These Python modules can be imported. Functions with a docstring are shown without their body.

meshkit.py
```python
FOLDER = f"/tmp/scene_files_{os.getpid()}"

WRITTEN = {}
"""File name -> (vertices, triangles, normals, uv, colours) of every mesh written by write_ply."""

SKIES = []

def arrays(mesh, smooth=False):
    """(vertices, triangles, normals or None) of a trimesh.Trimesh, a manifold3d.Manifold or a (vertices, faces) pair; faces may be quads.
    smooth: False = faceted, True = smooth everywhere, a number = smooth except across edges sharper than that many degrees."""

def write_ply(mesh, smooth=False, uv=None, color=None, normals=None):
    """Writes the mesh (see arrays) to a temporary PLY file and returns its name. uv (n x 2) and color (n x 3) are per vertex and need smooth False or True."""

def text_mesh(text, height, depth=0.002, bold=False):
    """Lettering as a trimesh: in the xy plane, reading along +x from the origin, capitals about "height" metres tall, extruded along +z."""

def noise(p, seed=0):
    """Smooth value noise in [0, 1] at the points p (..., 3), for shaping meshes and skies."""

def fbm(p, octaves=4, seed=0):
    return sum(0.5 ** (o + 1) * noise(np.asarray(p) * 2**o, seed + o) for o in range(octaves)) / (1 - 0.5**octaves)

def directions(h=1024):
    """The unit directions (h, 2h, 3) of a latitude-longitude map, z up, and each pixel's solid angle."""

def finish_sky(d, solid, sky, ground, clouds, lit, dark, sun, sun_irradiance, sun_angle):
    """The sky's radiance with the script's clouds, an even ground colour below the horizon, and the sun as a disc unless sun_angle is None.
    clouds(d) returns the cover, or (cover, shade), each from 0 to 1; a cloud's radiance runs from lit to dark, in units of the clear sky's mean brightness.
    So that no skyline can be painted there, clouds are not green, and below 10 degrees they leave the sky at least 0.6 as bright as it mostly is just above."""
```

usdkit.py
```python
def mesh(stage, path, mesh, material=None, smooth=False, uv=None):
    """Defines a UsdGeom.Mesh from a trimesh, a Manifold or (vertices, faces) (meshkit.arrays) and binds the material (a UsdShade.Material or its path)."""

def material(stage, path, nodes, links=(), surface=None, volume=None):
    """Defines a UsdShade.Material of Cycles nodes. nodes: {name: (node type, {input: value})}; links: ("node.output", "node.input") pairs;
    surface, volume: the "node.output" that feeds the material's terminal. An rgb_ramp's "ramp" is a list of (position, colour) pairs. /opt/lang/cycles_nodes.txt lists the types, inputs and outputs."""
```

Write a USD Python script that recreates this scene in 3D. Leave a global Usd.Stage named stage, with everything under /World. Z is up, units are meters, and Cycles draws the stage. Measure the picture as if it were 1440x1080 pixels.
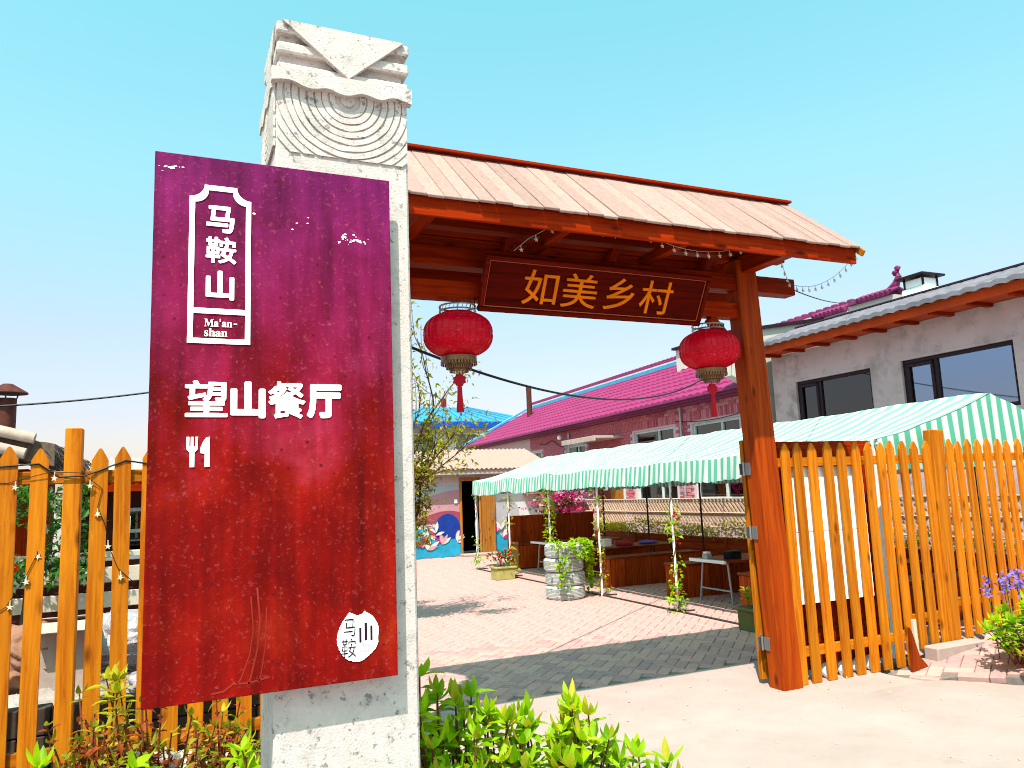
import math, random, json
import numpy as np, trimesh, usdkit, meshkit
from pxr import Usd, UsdGeom, UsdLux, UsdShade, Gf, Sdf
from shapely.geometry import Polygon, Point, LineString, box as sbox
from shapely import affinity, union_all

stage = Usd.Stage.CreateInMemory()
UsdGeom.SetStageUpAxis(stage, UsdGeom.Tokens.z)
UsdGeom.SetStageMetersPerUnit(stage, 1.0)
UsdGeom.Xform.Define(stage, '/World')
UsdGeom.Scope.Define(stage, '/World/Looks')

# ================================================================ camera, sky, sun, exposure
cam = UsdGeom.Camera.Define(stage, '/World/camera')
cam.CreateHorizontalApertureAttr(36.0); cam.CreateVerticalApertureAttr(27.0); cam.CreateFocalLengthAttr(27.0)
cam.CreateExposureAttr(1.65)
RIGHT, UPV, BACK = (0.9148591, -0.40186661, -0.03919243), (-0.01985356, -0.14171932, 0.98970777), (-0.40328483, -0.90466506, -0.13763169)
cam.AddTransformOp().Set(Gf.Matrix4d(*RIGHT, 0, *UPV, 0, *BACK, 0, 0, 0, 1.6, 1))

TO_SUN = np.array([-0.78, -1.0, 2.27]); TO_SUN /= np.linalg.norm(TO_SUN)
sun = UsdLux.DistantLight.Define(stage, '/World/sun')
sun.CreateIntensityAttr(0.76); sun.CreateAngleAttr(0.53); sun.CreateColorAttr(Gf.Vec3f(1.0, 0.92, 0.82)); sun.CreateNormalizeAttr(True)
_x = np.cross([0, 0, 1.0], TO_SUN); _x /= np.linalg.norm(_x); _y = np.cross(TO_SUN, _x)
sun.AddTransformOp().Set(Gf.Matrix4d(*map(float, _x), 0, *map(float, _y), 0, *map(float, TO_SUN), 0, 0, 0, 0, 1))

dome = UsdLux.DomeLight.Define(stage, '/World/sky')
dome.GetPrim().SetCustomDataByKey('kind', 'structure')
sky_mat = usdkit.material(stage, '/World/Looks/sky', {
    'sky': ('sky_texture', {'sky_type': 'single_scattering', 'sun_disc': False, 'sun_elevation': math.asin(TO_SUN[2]), 'sun_rotation': math.atan2(TO_SUN[0], TO_SUN[1]),
                            'air_density': 1.0, 'aerosol_density': 1.5, 'ozone_density': 1.0}),
    'tc': ('texture_coordinate', {}), 'sep': ('separate_xyz', {}),
    'haze': ('rgb_ramp', {'ramp': [(0.0, (.47, .37, .35)), (.10, (.50, .41, .39)), (.20, (.58, .52, .47)), (.38, (.62, .84, .61)), (.60, (.56, 1.06, .70)), (1.0, (.56, 1.06, .70))]}),
    'tint': ('mix_color', {'blend_type': 'multiply', 'fac': 1.0, 'use_clamp': False}),
    'bg': ('background_shader', {'strength': 0.15})},
    [('tc.generated', 'sep.vector'), ('sep.z', 'haze.fac'), ('sky.color', 'tint.a'), ('haze.color', 'tint.b'), ('tint.result', 'bg.color')], surface='bg.background')
UsdShade.MaterialBindingAPI.Apply(dome.GetPrim()).Bind(sky_mat)

# ================================================================ helpers
rng = random.Random(7)
nrng = np.random.default_rng(7)
V = lambda *a: np.array(a, float)
LOC, COUNT = {}, {}

def numbered(parent, name):
    k = f'{parent}/{name}'; n = COUNT.get(k, 0); COUNT[k] = n + 1
    return k if n == 0 else f'{k}_{n:03d}'

def tag(prim, label=None, cat=None, group=None, kind=None):
    for k, v in (('label', label), ('category', cat), ('group', group), ('kind', kind)):
        if v: prim.SetCustomDataByKey(k, v)

def thing(name, label, cat, loc=(0, 0, 0), group=None, kind=None, rotz=0.0):
    path = numbered('/World', name)
    x = UsdGeom.Xform.Define(stage, path)
    x.AddTranslateOp().Set(Gf.Vec3d(*map(float, loc))); x.AddRotateZOp().Set(float(rotz))
    tag(x.GetPrim(), label, cat, group, kind)
    LOC[path] = V(*loc)
    return path

def copy(src, label, loc, rotz=0.0, group=None):
    base = src.rsplit('/', 1)[1]
    while base[-4:-3] == '_' and base[-3:].isdigit(): base = base[:-4]
    path = numbered('/World', base)
    x = UsdGeom.Xform.Define(stage, path)
    x.GetPrim().GetReferences().AddInternalReference(src)
    x.GetPrim().SetInstanceable(True)
    ops = {o.GetOpName(): o for o in x.GetOrderedXformOps()}
    ops['xformOp:translate'].Set(Gf.Vec3d(*map(float, loc))); ops['xformOp:rotateZ'].Set(float(rotz))
    tag(x.GetPrim(), label, None, group)
    return path

def arr(m):
    if isinstance(m, list): m = trimesh.util.concatenate(m)
    return np.asarray(m.vertices, float), np.asarray(m.faces)

def part(parent, name, m, mat, smooth=False, label=None, kind=None):
    """A mesh given in world coordinates (or, for a prototype built at the origin, in its own) under a thing or a part."""
    v, f = arr(m)
    top = '/'.join(parent.split('/')[:3])
    path = numbered(parent, name)
    p = usdkit.mesh(stage, path, trimesh.Trimesh(v - LOC[top], f, process=False), M[mat], smooth)
    tag(p.GetPrim(), label, None, None, kind)
    return path

def solo(name, m, mat, label=None, cat=None, group=None, kind=None, smooth=False):
    path = numbered('/World', name)
    v, f = arr(m)
    p = usdkit.mesh(stage, path, trimesh.Trimesh(v, f, process=False), M[mat], smooth)
    tag(p.GetPrim(), label, cat, group, kind)
    LOC[path] = V(0, 0, 0)
    return path

# chamfered box template
_c = []
for sx in (-1, 1):
    for sy in (-1, 1):
        for sz in (-1, 1):
            for k in range(3): _c.append((sx, sy, sz, k))
def _cb_pts(h, b):
    out = []
    for sx, sy, sz, k in _c:
        p = [h[0] - b, h[1] - b, h[2] - b]; p[k] = h[k]
        out.append((sx * p[0], sy * p[1], sz * p[2]))
    return np.array(out)
_hull = trimesh.convex.convex_hull(_cb_pts((1, 1, 1), .3))
_idx = np.argmin(np.linalg.norm(_hull.vertices[:, None] - _cb_pts((1, 1, 1), .3)[None], axis=2), axis=1)
CB_F = _idx[_hull.faces]
SQ = trimesh.creation.box((1, 1, 1))

def obox(c, ux, uy, uz, size, bev=0.0):
    c, U = V(*c), np.array([ux, uy, uz], float); U /= np.linalg.norm(U, axis=1, keepdims=True)
    if bev > 0: v, f = _cb_pts(np.array(size) / 2, min(bev, min(size) * .45)), CB_F
    else: v, f = np.array(SQ.vertices) * size, np.array(SQ.faces)
    if np.linalg.det(U) < 0: f = f[:, ::-1]
    return trimesh.Trimesh(v @ U + c, f, process=False)

def bx(x0, x1, y0, y1, z0, z1, bev=0.0):
    return obox(((x0 + x1) / 2, (y0 + y1) / 2, (z0 + z1) / 2), (1, 0, 0), (0, 1, 0), (0, 0, 1), (x1 - x0, y1 - y0, z1 - z0), bev)

def beam(p0, p1, w, h, up=(0, 0, 1), bev=0.004):
    """A bar from p0 to p1, w wide across, h high along up."""
    p0, p1 = V(*p0), V(*p1); a = p1 - p0; L = np.linalg.norm(a); a /= L
    s = np.cross(up, a); s /= np.linalg.norm(s); t = np.cross(a, s)
    return obox((p0 + p1) / 2, a, s, t, (L, w, h), bev)

def tube(pts, r, n=8, closed_ends=True):
    p = np.asarray(pts, float); rr = np.broadcast_to(r, (len(p),)).astype(float)
    t = np.gradient(p, axis=0); t /= np.linalg.norm(t, axis=1, keepdims=True) + 1e-12
    ref = V(0, 0, 1) if abs(t[0][2]) < .9 else V(1, 0, 0)
    a = np.cross(t, ref); a /= np.linalg.norm(a, axis=1, keepdims=True) + 1e-12
    b = np.cross(t, a); an = np.arange(n) * 2 * np.pi / n
    v = (p[:, None] + rr[:, None, None] * (np.cos(an)[None, :, None] * a[:, None] + np.sin(an)[None, :, None] * b[:, None])).reshape(-1, 3)
    i, j = np.meshgrid(np.arange(len(p) - 1), np.arange(n), indexing='ij')
    q = np.stack([i * n + j, (i + 1) * n + j, (i + 1) * n + (j + 1) % n, i * n + (j + 1) % n], -1).reshape(-1, 4)
    f = np.vstack([q[:, [0, 1, 2]], q[:, [0, 2, 3]]])
    if closed_ends:
        m = len(v); v = np.vstack([v, p[0], p[-1]])
        f = np.vstack([f, [[m, k, (k + 1) % n] for k in range(n)], [[m + 1, (len(p) - 1) * n + (k + 1) % n, (len(p) - 1) * n + k] for k in range(n)]])
    m = trimesh.Trimesh(v, f, process=False)
    return m if m.volume >= 0 else trimesh.Trimesh(v, f[:, ::-1], process=False)

def lathe(profile, c=(0, 0, 0), n=32, lobes=0, depth=0.0):
    pr = np.array(profile, float); an = np.arange(n) * 2 * np.pi / n
    k = 1 - depth * (0.5 - 0.5 * np.cos(an * lobes)) if lobes else np.ones(n)
    v = np.stack([pr[:, None, 0] * np.cos(an) * k, pr[:, None, 0] * np.sin(an) * k, np.repeat(pr[:, None, 1], n, 1)], -1).reshape(-1, 3) + V(*c)
    i, j = np.meshgrid(np.arange(len(pr) - 1), np.arange(n), indexing='ij')
    q = np.stack([i * n + j, i * n + (j + 1) % n, (i + 1) * n + (j + 1) % n, (i + 1) * n + j], -1).reshape(-1, 4)
    m = trimesh.Trimesh(v, np.vstack([q[:, [0, 1, 2]], q[:, [0, 2, 3]]]), process=False)
    return m

def extr(poly, d, o, u=(1, 0, 0), v=(0, 0, 1)):
    """A flat shape drawn in (u, v) from the origin o, thickened by d along u x v."""
    out = []
    for g in (poly.geoms if hasattr(poly, 'geoms') else [poly]):
        if g.is_empty or g.area < 1e-9: continue
        m = trimesh.creation.extrude_polygon(g, d)
        w = np.cross(u, v)
        out.append(trimesh.Trimesh(V(*o) + np.asarray(m.vertices) @ np.array([u, v, w], float), m.faces, process=False))
    return trimesh.util.concatenate(out)

def grid(fn, us, vs, thick=0.0, normal=(0, 0, 1)):
    """A sheet of points fn(u, v); with a thickness it is closed."""
    P = np.array([[fn(a, b) for b in vs] for a in us], float); n, m = len(us), len(vs)
    i, j = np.meshgrid(np.arange(n - 1), np.arange(m - 1), indexing='ij')
    q = np.stack([i * m + j, (i + 1) * m + j, (i + 1) * m + j + 1, i * m + j + 1], -1).reshape(-1, 4)
    v = P.reshape(-1, 3); f = np.vstack([q[:, [0, 1, 2]], q[:, [0, 2, 3]]])
    if thick:
        k = len(v); lower = v - V(*normal) * thick
        rim = [a * m for a in range(n)] + [(n - 1) * m + b for b in range(1, m)] + [a * m + m - 1 for a in range(n - 2, -1, -1)] + [b for b in range(m - 2, 0, -1)]
        side = []
        for a, b in zip(rim, rim[1:] + rim[:1]): side += [[b, a, a + k], [b, a + k, b + k]]
        v = np.vstack([v, lower]); f = np.vstack([f, f[:, ::-1] + k, side])
    return trimesh.Trimesh(v, f, process=False)

def blob(c, r, seed=0, sub=2, amp=.35, flat=1.0):
    m = trimesh.creation.icosphere(sub, 1.0); v = np.array(m.vertices)
    k = 1 + amp * (meshkit.fbm(v * 1.6 + seed * 11.3, 3, seed) - .5) * 2
    v = v * k[:, None] * np.array(r if np.ndim(r) else (r, r, r * flat)) + V(*c)
    return trimesh.Trimesh(v, m.faces, process=False)

# leaves ------------------------------------------------------------
LEAF_UV = np.array([(0, 0), (.22, .34), (.22, 0), (.22, -.34), (.5, .5), (.5, 0), (.5, -.5), (.78, .33), (.78, 0), (.78, -.33), (1, 0)])
LEAF_F = np.array([(0, 2, 1), (0, 3, 2), (1, 2, 5), (1, 5, 4), (2, 3, 6), (2, 6, 5), (4, 5, 8), (4, 8, 7), (5, 6, 9), (5, 9, 8), (7, 8, 10), (8, 9, 10)])
def leaf(base, d, up, L, w, droop=.2, fold=.25):
    """One pointed leaf with a folded midrib, growing from base along d."""
    d = V(*d) / np.linalg.norm(d); s = np.cross(d, up); s /= np.linalg.norm(s) + 1e-9; u = np.cross(s, d)
    x, y = LEAF_UV[:, 0], LEAF_UV[:, 1]
    v = V(*base) + np.outer(x * L, d) + np.outer(y * w, s) + np.outer(np.abs(y) * w * fold * 2 - droop * L * x ** 2, u)
    return trimesh.Trimesh(v, LEAF_F, process=False)

def leaves(P, D, L, w, seed=0, droop=.25):
    """Many small leaves (4 triangles each) in one mesh."""
    r = np.random.default_rng(seed); P, D = np.asarray(P, float), np.asarray(D, float); n = len(P)
    D = D / (np.linalg.norm(D, axis=1, keepdims=True) + 1e-9)
    up = np.stack([r.normal(0, .5, n), r.normal(0, .5, n), np.ones(n)], 1)
    s = np.cross(D, up); s /= np.linalg.norm(s, axis=1, keepdims=True) + 1e-9; u = np.cross(s, D)
    Ls = (L * r.uniform(.6, 1.25, n))[:, None]; ws = Ls * w
    a = P; b = P + D * Ls * .45 + s * ws * .5 + u * ws * .18; c = P + D * Ls * .45 - s * ws * .5 + u * ws * .18
    e = P + D * Ls - u * Ls * droop; mid = P + D * Ls * .5 - u * Ls * droop * .2
    v = np.stack([a, b, mid, c, e], 1).reshape(-1, 3); k = np.arange(n)[:, None] * 5
    f = np.concatenate([k + [0, 2, 1], k + [0, 3, 2], k + [1, 2, 4], k + [2, 3, 4]])
    return trimesh.Trimesh(v, f, process=False)

def rdirs(n, seed, upbias=.2):
    r = np.random.default_rng(seed); d = r.normal(0, 1, (n, 3)); d[:, 2] += upbias
    return d / np.linalg.norm(d, axis=1, keepdims=True)

# ================================================================ materials
M = {}
def mat(name, nodes, links, surface='p.BSDF', volume=None):
    M[name] = usdkit.material(stage, '/World/Looks/' + name, nodes, links, surface=surface, volume=volume)

def plain(name, color, rough=.6, var=.18, scale=6.0, bump=0.15, bscale=60.0, metallic=0.0, spec=.15, spots=None, coat=0.0, bdist=.004):
    """A solid colour with uneven tone, optional dark or pale spots, and fine relief."""
    if not name.startswith(('white', 'granite')): color = tuple(c * .55 for c in color)
    spots = [(tuple(q * (.55 if not name.startswith(('white', 'granite')) else 1) for q in c[0]),) + c[1:] for c in spots or []]
    lo = tuple(c * (1 - var) for c in color); hi = tuple(min(.95, c * (1 + var)) for c in color)
    nodes = {'g': ('geometry', {}), 'n': ('noise_texture', {'scale': scale, 'detail': 6.0, 'roughness': .65}),
             'r': ('rgb_ramp', {'ramp': [(.3, lo), (.7, hi)]}), 'b': ('noise_texture', {'scale': bscale, 'detail': 4.0}),
             'bu': ('bump', {'strength': bump, 'distance': bdist}),
             'p': ('principled_bsdf', {'roughness': rough, 'metallic': metallic, 'specular_ior_level': spec, 'coat_weight': coat})}
    links = [('g.position', 'n.vector'), ('g.position', 'b.vector'), ('n.fac', 'r.fac'), ('b.fac', 'bu.height'), ('bu.normal', 'p.normal')]
    col = 'r.color'
    for k, (c, s, lo_, hi_, fac) in enumerate(spots or []):
        nodes[f'sn{k}'] = ('noise_texture', {'scale': s, 'detail': 5.0, 'roughness': .7}); nodes[f'sr{k}'] = ('map_range', {'from_min': lo_, 'from_max': hi_, 'to_min': 0.0, 'to_max': fac, 'clamp': True})
        nodes[f'sm{k}'] = ('mix_color', {'b': c})
        links += [('g.position', f'sn{k}.vector'), (f'sn{k}.fac', f'sr{k}.value'), (f'sr{k}.result', f'sm{k}.fac'), (col, f'sm{k}.a')]; col = f'sm{k}.result'
    links.append((col, 'p.base_color'))
    mat(name, nodes, links)

def wood(name, dark, light, axis, rough=.55, grain=1.0, knots=.85, gscale=30.0, coat=0.0, tone=(.72, 1.12), spec=.08):
    """Sawn timber: grain runs along axis; each board has its own tone and its own grain."""
    dark, light = tuple(c * .6 for c in dark), tuple(c * .6 for c in light)
    st = [gscale] * 3; st[axis] = gscale * .05
    kn = [8.0] * 3; kn[axis] = 3.0
    mid = tuple((a + b) / 2 for a, b in zip(dark, light))
    nodes = {'g': ('geometry', {}), 'oi': ('object_info', {}), 'sc': ('vector_math', {'math_type': 'scale', 'vector1': (31.7, 17.3, 23.9)}), 'ad': ('vector_math', {'math_type': 'add'}),
             'm': ('mapping', {'scale': tuple(st)}), 'n': ('noise_texture', {'scale': 1.0, 'detail': 7.0, 'roughness': .7, 'distortion': .6}),
             'r': ('rgb_ramp', {'ramp': [(.22, tuple(c * .55 for c in dark)), (.36, dark), (.5, mid), (.68, light)]}),
             'mk': ('mapping', {'scale': tuple(kn)}), 'v': ('voronoi_texture', {'scale': 1.0, 'randomness': 1.0}), 'kr': ('map_range', {'from_min': .06, 'from_max': .20, 'to_min': knots, 'to_max': 0.0, 'clamp': True}),
             'kc': ('mix_color', {'b': tuple(c * .35 for c in dark)}),
             'tr': ('map_range', {'from_min': 0.0, 'from_max': 1.0, 'to_min': tone[0], 'to_max': tone[1]}), 'hs': ('hsv', {}),
             'bu': ('bump', {'strength': .35 * grain, 'distance': .003}), 'p': ('principled_bsdf', {'roughness': rough, 'specular_ior_level': spec, 'coat_weight': coat, 'coat_roughness': .3})}
    mat(name, nodes, [('oi.random', 'sc.scale'), ('g.position', 'ad.vector1'), ('sc.vector', 'ad.vector2'), ('ad.vector', 'm.vector'), ('m.vector', 'n.vector'), ('n.fac', 'r.fac'),
                      ('ad.vector', 'mk.vector'), ('mk.vector', 'v.vector'), ('v.distance', 'kr.value'), ('kr.result', 'kc.fac'), ('r.color', 'kc.a'),
                      ('oi.random', 'tr.value'), ('tr.result', 'hs.value'), ('kc.result', 'hs.color'), ('hs.color', 'p.base_color'), ('n.fac', 'bu.height'), ('bu.normal', 'p.normal')])

def leafy(name, dark, light, trans=.4, rough=.5, scale=7.0):
    """Foliage: shiny leaves that let some light through, each a little different."""
    nodes = {'g': ('geometry', {}), 'n': ('noise_texture', {'scale': scale, 'detail': 2.0}), 'ad': ('math', {'math_type': 'multiply_add', 'value2': .35}), 'r': ('rgb_ramp', {'ramp': [(.3, dark), (.8, light)]}),
             'p': ('principled_bsdf', {'roughness': rough, 'specular_ior_level': .2}), 'vn': ('noise_texture', {'scale': 70.0, 'detail': 3.0}), 'bu': ('bump', {'strength': .35, 'distance': .004}), 't': ('translucent_bsdf', {}), 'br': ('mix_color', {'blend_type': 'multiply', 'fac': 1.0, 'b': (1.5, 1.35, .6), 'use_clamp': False}), 'mx': ('mix_closure', {'fac': trans})}
    mat(name, nodes, [('g.position', 'n.vector'), ('g.random_per_island', 'ad.value1'), ('n.fac', 'ad.value3'), ('ad.value', 'r.fac'), ('r.color', 'p.base_color'), ('g.position', 'vn.vector'), ('vn.fac', 'bu.height'), ('bu.normal', 'p.normal'), ('r.color', 'br.a'), ('br.result', 't.color'),
                      ('p.BSDF', 'mx.closure1'), ('t.BSDF', 'mx.closure2')], surface='mx.closure')

plain('granite', (.50, .435, .42), rough=.9, var=.10, scale=14, bump=.6, bscale=160, bdist=.003, spots=[((.30, .27, .27), 13, .54, .66, .55), ((.13, .12, .13), 48, .60, .68, .75), ((.60, .52, .50), 7, .52, .68, .5), ((.09, .08, .09), 120, .62, .68, .8), ((.10, .09, .10), 27, .585, .64, .7)])
plain('granite_dirty', (.52, .42, .40), rough=.9, var=.2, scale=20, bump=.6, bscale=120, spots=[((.12, .08, .07), 30, .5, .7, .7)])
plain('white_paint', (.88, .88, .87), rough=.45, var=.03, bump=.03)
plain('white_cloth', (.8, .8, .8), rough=.8, var=.05)
plain('seal_ink', (.03, .004, .03), rough=.5)
plain('seal_faint', (.62, .60, .61), rough=.5, var=.05)
plain('gold_paint', (1.1, .24, .004), rough=.5, var=.2, bump=.2, spec=.03)
plain('gold_line', (.72, .16, .06), rough=.4, var=.2)
plain('drip_red', (.42, .035, .02), rough=.5, var=.3)
plain('steel', (.55, .56, .58), rough=.35, metallic=.9, var=.1)
plain('galvanised', (.62, .63, .65), rough=.45, metallic=.6, var=.15)
plain('white_pole', (.72, .73, .74), rough=.4, var=.1)
plain('dark_steel', (.06, .05, .05), rough=.5, var=.2)
plain('black', (.008, .008, .009), rough=.45)
plain('cable_black', (.012, .012, .014), rough=.5)
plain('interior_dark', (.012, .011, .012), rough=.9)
plain('concrete_road', (.55, .425, .395), rough=.9, var=.12, scale=1.3, bump=.5, bscale=90, spots=[((.40, .30, .24), 2.3, .56, .74, .45), ((.30, .24, .20), 75, .62, .72, .5), ((.34, .26, .2), 9, .66, .76, .4)])
plain('concrete_pink', (.60, .43, .395), rough=.9, var=.10, scale=2.1, bump=.3, bscale=70, spots=[((.44, .32, .28), 4.0, .58, .75, .4)])
plain('mortar', (.28, .22, .20), rough=.95, var=.2, scale=20)
plain('soil', (.20, .12, .08), rough=.95, var=.35, scale=12, bump=.8, bscale=40, bdist=.02)
plain('rock', (.62, .55, .50), rough=.9, var=.2, scale=9, bump=.6, bscale=50, bdist=.01)
plain('dirt_ground', (.42, .34, .29), rough=.95, var=.2, scale=.7, bump=.3)
for k, c in enumerate([(.74, .40, .37), (.82, .45, .41), (.68, .37, .35), (.84, .43, .38), (.62, .34, .34)]):
    plain(f'paver_{"abcde"[k]}', c, rough=.85, var=.14, scale=18, bump=.4, bscale=120)
for k, c in enumerate([(.74, .15, .20), (.85, .23, .28), (.60, .11, .17), (.88, .30, .34)]):
    plain(f'brick_{"abcd"[k]}', c, rough=.85, var=.16, scale=16, bump=.4, bscale=100)
plain('brick_mortar', (.95, .66, .70), rough=.95, var=.12, scale=20)
plain('roof_tile_pink', (.40, .028, .15), rough=.45, var=.16, scale=2.5, bump=.1)
plain('ridge_purple', (.30, .04, .15), rough=.5, var=.2)
plain('band_blue', (.10, .42, .75), rough=.5)
plain('band_white', (.8, .78, .78), rough=.6)
plain('plaster_white', (.84, .76, .72), rough=.85, var=.05, scale=3)
plain('stucco_grey', (.85, .58, .62), rough=.9, var=.1, scale=1.3, bump=.3, spots=[((.46, .34, .34), 2.2, .50, .68, .7), ((.40, .20, .16), 1.1, .58, .74, .5), ((.30, .24, .24), 9, .60, .70, .35)])
plain('slate_grey', (.25, .22, .27), rough=.6, var=.3, scale=3, bump=.3)
plain('frame_dark', (.035, .014, .022), rough=.4)
plain('frame_white', (.8, .8, .8), rough=.4)
plain('orange_fascia', (.75, .075, .006), rough=.5, var=.2, scale=3)
plain('corrugated_pink', (.56, .36, .31), rough=.5, var=.08)
plain('corrugated_grey', (.66, .55, .50), rough=.6, var=.1)
plain('blue_roof', (.05, .38, .78), rough=.4, var=.1)
plain('blue_trim', (.01, .10, .60), rough=.5)
plain('paint_sky', (.62, .72, .82), rough=.8, var=.05)
plain('paint_pink', (.72, .36, .42), rough=.8, var=.12, scale=2)
plain('paint_rose', (.45, .07, .14), rough=.8, var=.1)
plain('paint_navy', (.01, .05, .36), rough=.8, var=.2)
plain('paint_cyan', (.03, .42, .70), rough=.8, var=.25, scale=3)
plain('paint_petal', (.85, .80, .80), rough=.8, var=.06)
plain('paint_petal_pink', (.80, .40, .45), rough=.8, var=.1)
plain('paint_magenta', (.70, .02, .22), rough=.8)
plain('paint_grey', (.55, .52, .58), rough=.8, var=.1)
plain('paint_orange', (.80, .42, .22), rough=.8)
plain('tyre_white', (.74, .73, .72), rough=.6, var=.1, scale=10, spots=[((.10, .09, .09), 16, .56, .68, .8)])
plain('tarp_white', (.55, .46, .42), rough=.5, var=.25, scale=5, bump=.5, bscale=25, bdist=.03)
plain('tarp_grey', (.48, .43, .47), rough=.35, var=.3, scale=6, bump=.6, bscale=22, bdist=.04, spec=.5)
plain('tarp_brown', (.40, .19, .12), rough=.7, var=.3, scale=5)
plain('cream_paint', (.78, .68, .56), rough=.6, var=.08)
plain('pot_yellow', (.58, .50, .16), rough=.6, var=.15)
plain('pot_green', (.18, .17, .05), rough=.6, var=.2)
plain('rust_dark', (.13, .035, .028), rough=.8, var=.4, scale=14)
plain('thatch', (.20, .14, .11), rough=.95, var=.45, scale=25)
plain('log_pale', (.62, .47, .40), rough=.9, var=.2, scale=12)
plain('bark', (.13, .08, .06), rough=.95, var=.35, scale=30, bump=.7, bscale=60)
plain('twig', (.16, .07, .05), rough=.9, var=.3)
plain('stem_red', (.22, .06, .03), rough=.8, var=.3)
plain('lantern_gold', (.34, .17, .08), rough=.35, metallic=.5, var=.35, scale=60)
plain('tassel_red', (.70, .01, .03), rough=.7, var=.2)
plain('flower_red', (.75, .03, .02), rough=.6)
plain('flower_orange', (.85, .13, .01), rough=.6)
plain('flower_blue', (.28, .20, .80), rough=.6)
plain('fairy_star', (.95, .88, .70), rough=.3)
plain('awning_beige', (.66, .50, .44), rough=.7)
plain('red_cloth', (.60, .02, .04), rough=.8)
plain('lacquer_red', (.30, .02, .012), rough=.4, var=.2)
plain('bamboo', (.95, .66, .50), rough=.6, var=.2, scale=9)
plain('white_board', (.88, .88, .89), rough=.4, var=.02, bump=.02)
plain('block_dark', (.10, .07, .06), rough=.95, var=.3)

wood('wood_orange_z', (.50, .102, .003), (.88, .285, .010), 2, grain=1.3, tone=(.82, 1.12))
wood('wood_orange_x', (.50, .102, .003), (.88, .285, .010), 0)
wood('wood_post_z', (.28, .025, .001), (.56, .078, .002), 2, rough=.5, gscale=20, grain=1.5)
wood('wood_gate_x', (.27, .014, .0008), (.54, .042, .0015), 0, rough=.5, spec=.03)
wood('wood_gate_y', (.27, .014, .0008), (.54, .042, .0015), 1, rough=.5, spec=.03)
wood('wood_gate_z', (.27, .014, .0008), (.54, .042, .0015), 2, rough=.5, spec=.03)
wood('wood_roof', (.46, .28, .25), (.56, .37, .33), 1, rough=.8, knots=.25, gscale=34, tone=(.84, 1.06))
wood('wood_bench', (.34, .030, .003), (.75, .12, .012), 2, rough=.55)
wood('wood_bench_x', (.26, .032, .006), (.50, .085, .020), 0, rough=.4)
wood('wood_bench_y', (.34, .030, .003), (.75, .12, .012), 1, rough=.4)
wood('wood_plaque', (.075, .0025, .0008), (.18, .007, .0012), 0, rough=.4, knots=.2, spec=.02)
wood('wood_plaque_edge', (.12, .004, .001), (.22, .010, .002), 0, rough=.4, knots=.2, spec=.03)
wood('wood_door_z', (.42, .13, .02), (.70, .28, .05), 2, rough=.6)

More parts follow.
